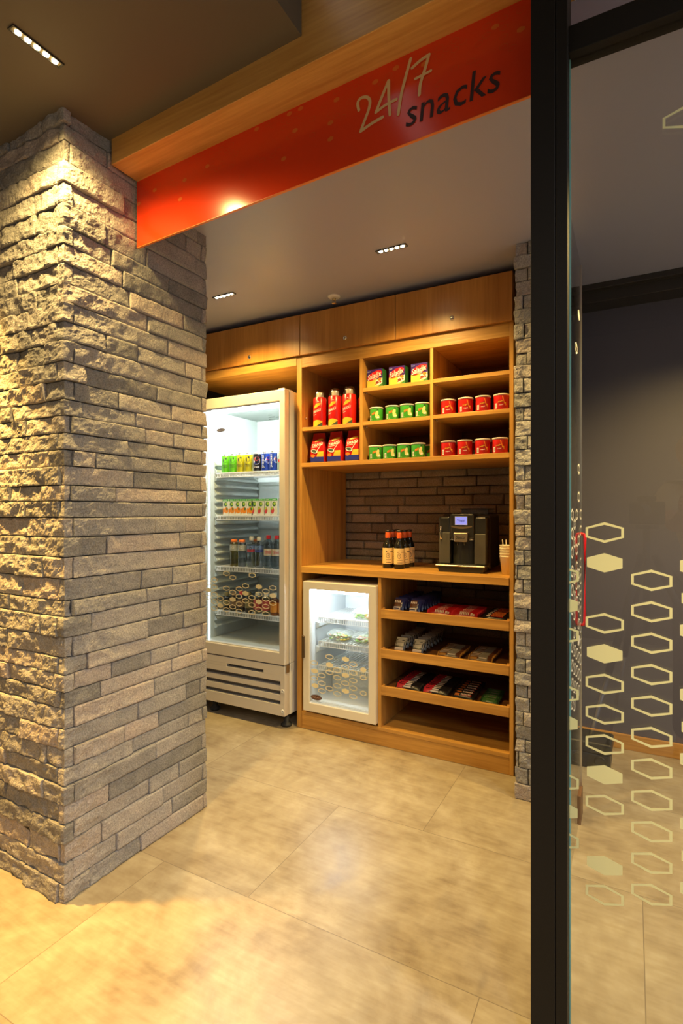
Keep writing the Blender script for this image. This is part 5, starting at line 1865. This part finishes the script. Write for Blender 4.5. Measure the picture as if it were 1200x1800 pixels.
rank(p, -0.747, T3, 7, 0.036, 0.95, 0.015, say('black bar with orange print', 'file beside green bars, bottom tray'), 'black bars on the bottom tray')
p = wrapper('snack_bar', 'snack bar', 0.078, 0.036, 0.013, [F_green2, F_green, F_grey, F_green2],
            [(0.05, 0.95, 0.05, 0.72, 1), (0.10, 0.85, 0.80, 0.86, 2), (0.30, 0.80, 0.45, 0.52, 2)], None)
rank(p, -0.617, T3, 5, 0.034, 1.05, 0.013, say('green bar', 'end file, bottom tray'), 'green bars on the bottom tray')

# ---------------------------------------------------------------- black bait box behind the glass
bx_ = thing('bait_box', 'low black plastic bait box on the floor by the grey wall', 'bait box', (-0.185, 2.945, 0.0005), -0.03)
M_bait = mat('bait_plastic', (0.016, 0.016, 0.017), 0.4)
MB().box(-0.095, 0.095, -0.075, 0.085, 0.0, 0.075).build('base', M_bait, bx_, 0.006)
ld = MB().box(-0.102, 0.102, -0.080, 0.090, 0.076, 0.130).build('lid', M_bait, bx_, 0.010, 3)
hl = MB()
for x in (-0.052, 0.052):
    hl.lathe([(0.026, 0.0), (0.026, -0.002), (0.021, -0.002), (0.020, 0.0)], 20, (0, 0, 0))
    hl.disc(0.020, -0.0005, 20, (0, 0, 0), 1)
    o = hl
    hl.xf(lambda p: Vector((p.x + x, -0.0757 + p.z, p.y + 0.040)))
    o.build('entry_hole', [M_bait, M_print], bx_)
    hl = MB()
# ---------------------------------------------------------------- photographer, seen mirrored in the shopfront glass
fwd = Vector((-math.sin(CAM_YAW), math.cos(CAM_YAW), 0))
rgt = Vector((math.cos(CAM_YAW), math.sin(CAM_YAW), 0))


def behind(r_, back, z):
    p = rgt * r_ - fwd * back
    return Vector((p.x, p.y, z))


M_blackbody = mat('camera_black', (0.02, 0.02, 0.02), 0.45)
pc = thing('photo_camera', 'black photo camera on a tripod, mirrored in the shopfront glass', 'camera', (0, 0, 1.19))
toc = lambda p: behind(p.x, -p.y, 1.25 + p.z) - Vector((0, 0, 1.19))
MB().box(-0.068, 0.068, -0.150, -0.095, -0.055, 0.045).xf(toc).build('camera_body', M_blackbody, pc, 0.008)
MB().box(-0.030, 0.030, -0.150, -0.090, 0.046, 0.072).xf(toc).build('viewfinder_hump', M_blackbody, pc, 0.008)
MB().lathe([(0.0001, 0.0), (0.036, 0.0), (0.036, 0.010), (0.034, 0.012), (0.034, 0.050), (0.030, 0.052), (0.028, 0.045), (0.0001, 0.043)], 24).xf(
    lambda p: toc(Vector((p.x, -0.0945 + p.z, p.y)))).build('lens', M_blackbody, pc)
tp = thing('tripod', 'black camera tripod with silver lower legs, mirrored in the shopfront glass', 'tripod', (-fwd.x * 0.12, -fwd.y * 0.12, 0))
c0 = behind(0, 0.12, 0)
tol = lambda p: Vector(p) - c0
M_alu = mat('tripod_silver', (0.6, 0.6, 0.6), 0.35, 0.9)
MB().box(-0.035, 0.035, -0.155, -0.090, -0.0745, -0.0565).xf(lambda p: behind(p.x, -p.y, 1.25 + p.z) - c0).build('tripod_head', M_blackbody, tp, 0.003)
MB().tube([tol(behind(0, 0.12, 1.176)), tol(behind(0, 0.12, 0.70))], 0.014).build('centre_column', M_blackbody, tp)
for a in (0.35, 2.45, 4.54):
    top = behind(0.03 * math.cos(a), 0.12 + 0.03 * math.sin(a), 1.06)
    mid = behind(0.24 * math.cos(a), 0.12 + 0.24 * math.sin(a), 0.55)
    bot = behind(0.46 * math.cos(a), 0.12 + 0.46 * math.sin(a), 0.012)
    lg = MB().tube([tol(top), tol(mid)], 0.015).build('leg', M_blackbody, tp)
    MB().tube([tol(mid), tol(bot)], 0.010).build('lower_leg', M_alu, lg)


def skinned(name, pts, edges, radii, m, parent, root=0, sub=2):
    me = bpy.data.meshes.new(name)
    me.from_pydata([tuple(p) for p in pts], edges, [])
    me.materials.append(m)
    o = bpy.data.objects.new(name, me)
    col.objects.link(o)
    if parent:
        o.parent = parent
    sk = o.modifiers.new('skin', 'SKIN')
    sk.use_smooth_shade = True
    if not me.skin_vertices:
        bpy.context.view_layer.objects.active = o
    for i, r_ in enumerate(radii):
        v = me.skin_vertices[0].data[i]
        v.radius = r_ if isinstance(r_, tuple) else (r_, r_)
        v.use_root = (i == root)
    sb_ = o.modifiers.new('subdivision', 'SUBSURF')
    sb_.levels = sub
    sb_.render_levels = sub
    return o


M_skin = mat('skin', (0.50, 0.27, 0.17), 0.5)
M_khaki = mat('khaki_cotton', (0.46, 0.38, 0.25), 0.85)
M_denim = mat('dark_trousers', (0.055, 0.045, 0.042), 0.85)
M_hair = mat('dark_hair', (0.022, 0.016, 0.012), 0.6)
M_shoe = mat('dark_shoe', (0.03, 0.025, 0.022), 0.5)
pers = thing('person', 'person in khaki shirt bending over a tripod camera, mirrored in the glass', 'person', (0.36, -0.52, 0.0))
O = Vector((0.36, -0.52, 0.0))
P, E_, Rd = [], [], []


def jt(p, r_, link=None):
    P.append(Vector(p) - O)
    Rd.append(r_)
    if link is not None:
        E_.append((link, len(P) - 1))
    return len(P) - 1


pel = jt((0.36, -0.56, 0.94), (0.135, 0.105))
wai = jt((0.345, -0.52, 1.08), (0.120, 0.095), pel)
che = jt((0.315, -0.45, 1.25), (0.150, 0.105), wai)
nec = jt((0.285, -0.385, 1.40), 0.055, che)
hb0 = jt((0.270, -0.345, 1.475), (0.062, 0.070), nec)
hb1 = jt((0.262, -0.325, 1.555), (0.075, 0.088), hb0)
hb2 = jt((0.262, -0.335, 1.630), (0.056, 0.066), hb1)
nose = jt((0.246, -0.236, 1.530), 0.010, hb1)
for sx in (-1, 1):
    jt((0.262 + sx * 0.082, -0.335, 1.545), 0.014, hb1)
for sx, knee_y in ((-1, -0.50), (1, -0.58)):
    hp__ = jt((0.36 + sx * 0.095, -0.56, 0.88), 0.088, pel)
    kn = jt((0.36 + sx * 0.115, knee_y, 0.49), 0.056, hp__)
    an = jt((0.36 + sx * 0.125, -0.60, 0.09), 0.040, kn)
    jt((0.36 + sx * 0.125 - 0.02, -0.50, 0.045), 0.036, an)
arms = []
for sho, elb, wri, hand_dir in (((0.130, -0.420, 1.335), (0.175, -0.235, 1.175), (0.215, -0.200, 1.262), Vector((-0.2, 0.6, 0.20))),
                                ((0.485, -0.400, 1.330), (0.465, -0.190, 1.215), (0.315, -0.060, 1.285), Vector((-0.95, 0.05, 0.05)))):
    a = jt(sho, 0.058, che)
    b_ = jt(elb, 0.042, a)
    c_ = jt(wri, 0.028, b_)
    d_ = hand_dir.normalized()
    palm = jt(Vector(wri) + d_ * 0.055, (0.034, 0.016), c_)
    side = d_.cross(Vector((0, 0, 1))).normalized()
    upv = Vector((0, 0, 1))
    for q, (off, ln_) in enumerate(((-0.024, 0.060), (-0.008, 0.070), (0.008, 0.066), (0.024, 0.052))):
        k0 = jt(Vector(wri) + d_ * 0.082 + upv * off, 0.0095, palm)
        k1 = jt(P[k0] + O + d_ * ln_ * 0.5 + side * 0.010, 0.0085, k0)
        jt(P[k1] + O + d_ * ln_ * 0.4 + side * 0.022, 0.0072, k1)
    t0 = jt(Vector(wri) + d_ * 0.035 + upv * 0.030, 0.0115, palm)
    jt(P[t0] + O + d_ * 0.035 + upv * 0.016, 0.0090, t0)
    arms.append((sho, elb, wri))
skinned('body', P, E_, Rd, M_skin, pers)
# shirt
P, E_, Rd = [], [], []
a0 = jt((0.36, -0.56, 0.93), (0.152, 0.122))
a1 = jt((0.345, -0.52, 1.08), (0.138, 0.112), a0)
a2 = jt((0.315, -0.45, 1.25), (0.166, 0.122), a1)
jt((0.288, -0.392, 1.385), 0.068, a2)
for sho, elb, wri in arms:
    s0 = jt(sho, 0.072, a2)
    jt(Vector(sho).lerp(Vector(elb), 0.75), 0.060, s0)
skinned('shirt', P, E_, Rd, M_khaki, pers)
P, E_, Rd = [], [], []
a0 = jt((0.36, -0.56, 0.93), (0.146, 0.116))
for sx, knee_y in ((-1, -0.50), (1, -0.58)):
    h0 = jt((0.36 + sx * 0.095, -0.56, 0.86), 0.098, a0)
    k0 = jt((0.36 + sx * 0.115, knee_y, 0.49), 0.072, h0)
    jt((0.36 + sx * 0.125, -0.60, 0.10), 0.060, k0)
skinned('trousers', P, E_, Rd, M_denim, pers)
for sx in (-1, 1):
    P, E_, Rd = [], [], []
    a0 = jt((0.36 + sx * 0.125, -0.625, 0.048), 0.046)
    a1 = jt((0.36 + sx * 0.125 - 0.012, -0.54, 0.046), 0.046, a0)
    jt((0.36 + sx * 0.125 - 0.03, -0.43, 0.036), 0.034, a1)
    skinned('shoe', P, E_, Rd, M_shoe, pers)
P, E_, Rd = [], [], []
a0 = jt((0.264, -0.395, 1.510), 0.050)
a1 = jt((0.264, -0.375, 1.590), 0.072, a0)
jt((0.262, -0.318, 1.648), (0.060, 0.062), a1)
skinned('hair', P, E_, Rd, M_hair, pers)
for sx in (-1, 1):
    MB().lathe([(0.0001, -0.011), (0.008, -0.008), (0.011, 0.0), (0.008, 0.008), (0.0001, 0.011)], 14,
               tuple(Vector((0.252 + sx * 0.030, -0.252, 1.556)) - O)).build('eye', mat('eye_white', (0.75, 0.72, 0.68), 0.3), pers)
MB().tube([Vector((0.222, -0.254, 1.490)) - O, Vector((0.246, -0.246, 1.487)) - O, Vector((0.272, -0.254, 1.490)) - O], 0.006).build('lips', mat('lips', (0.36, 0.12, 0.09), 0.5), pers)
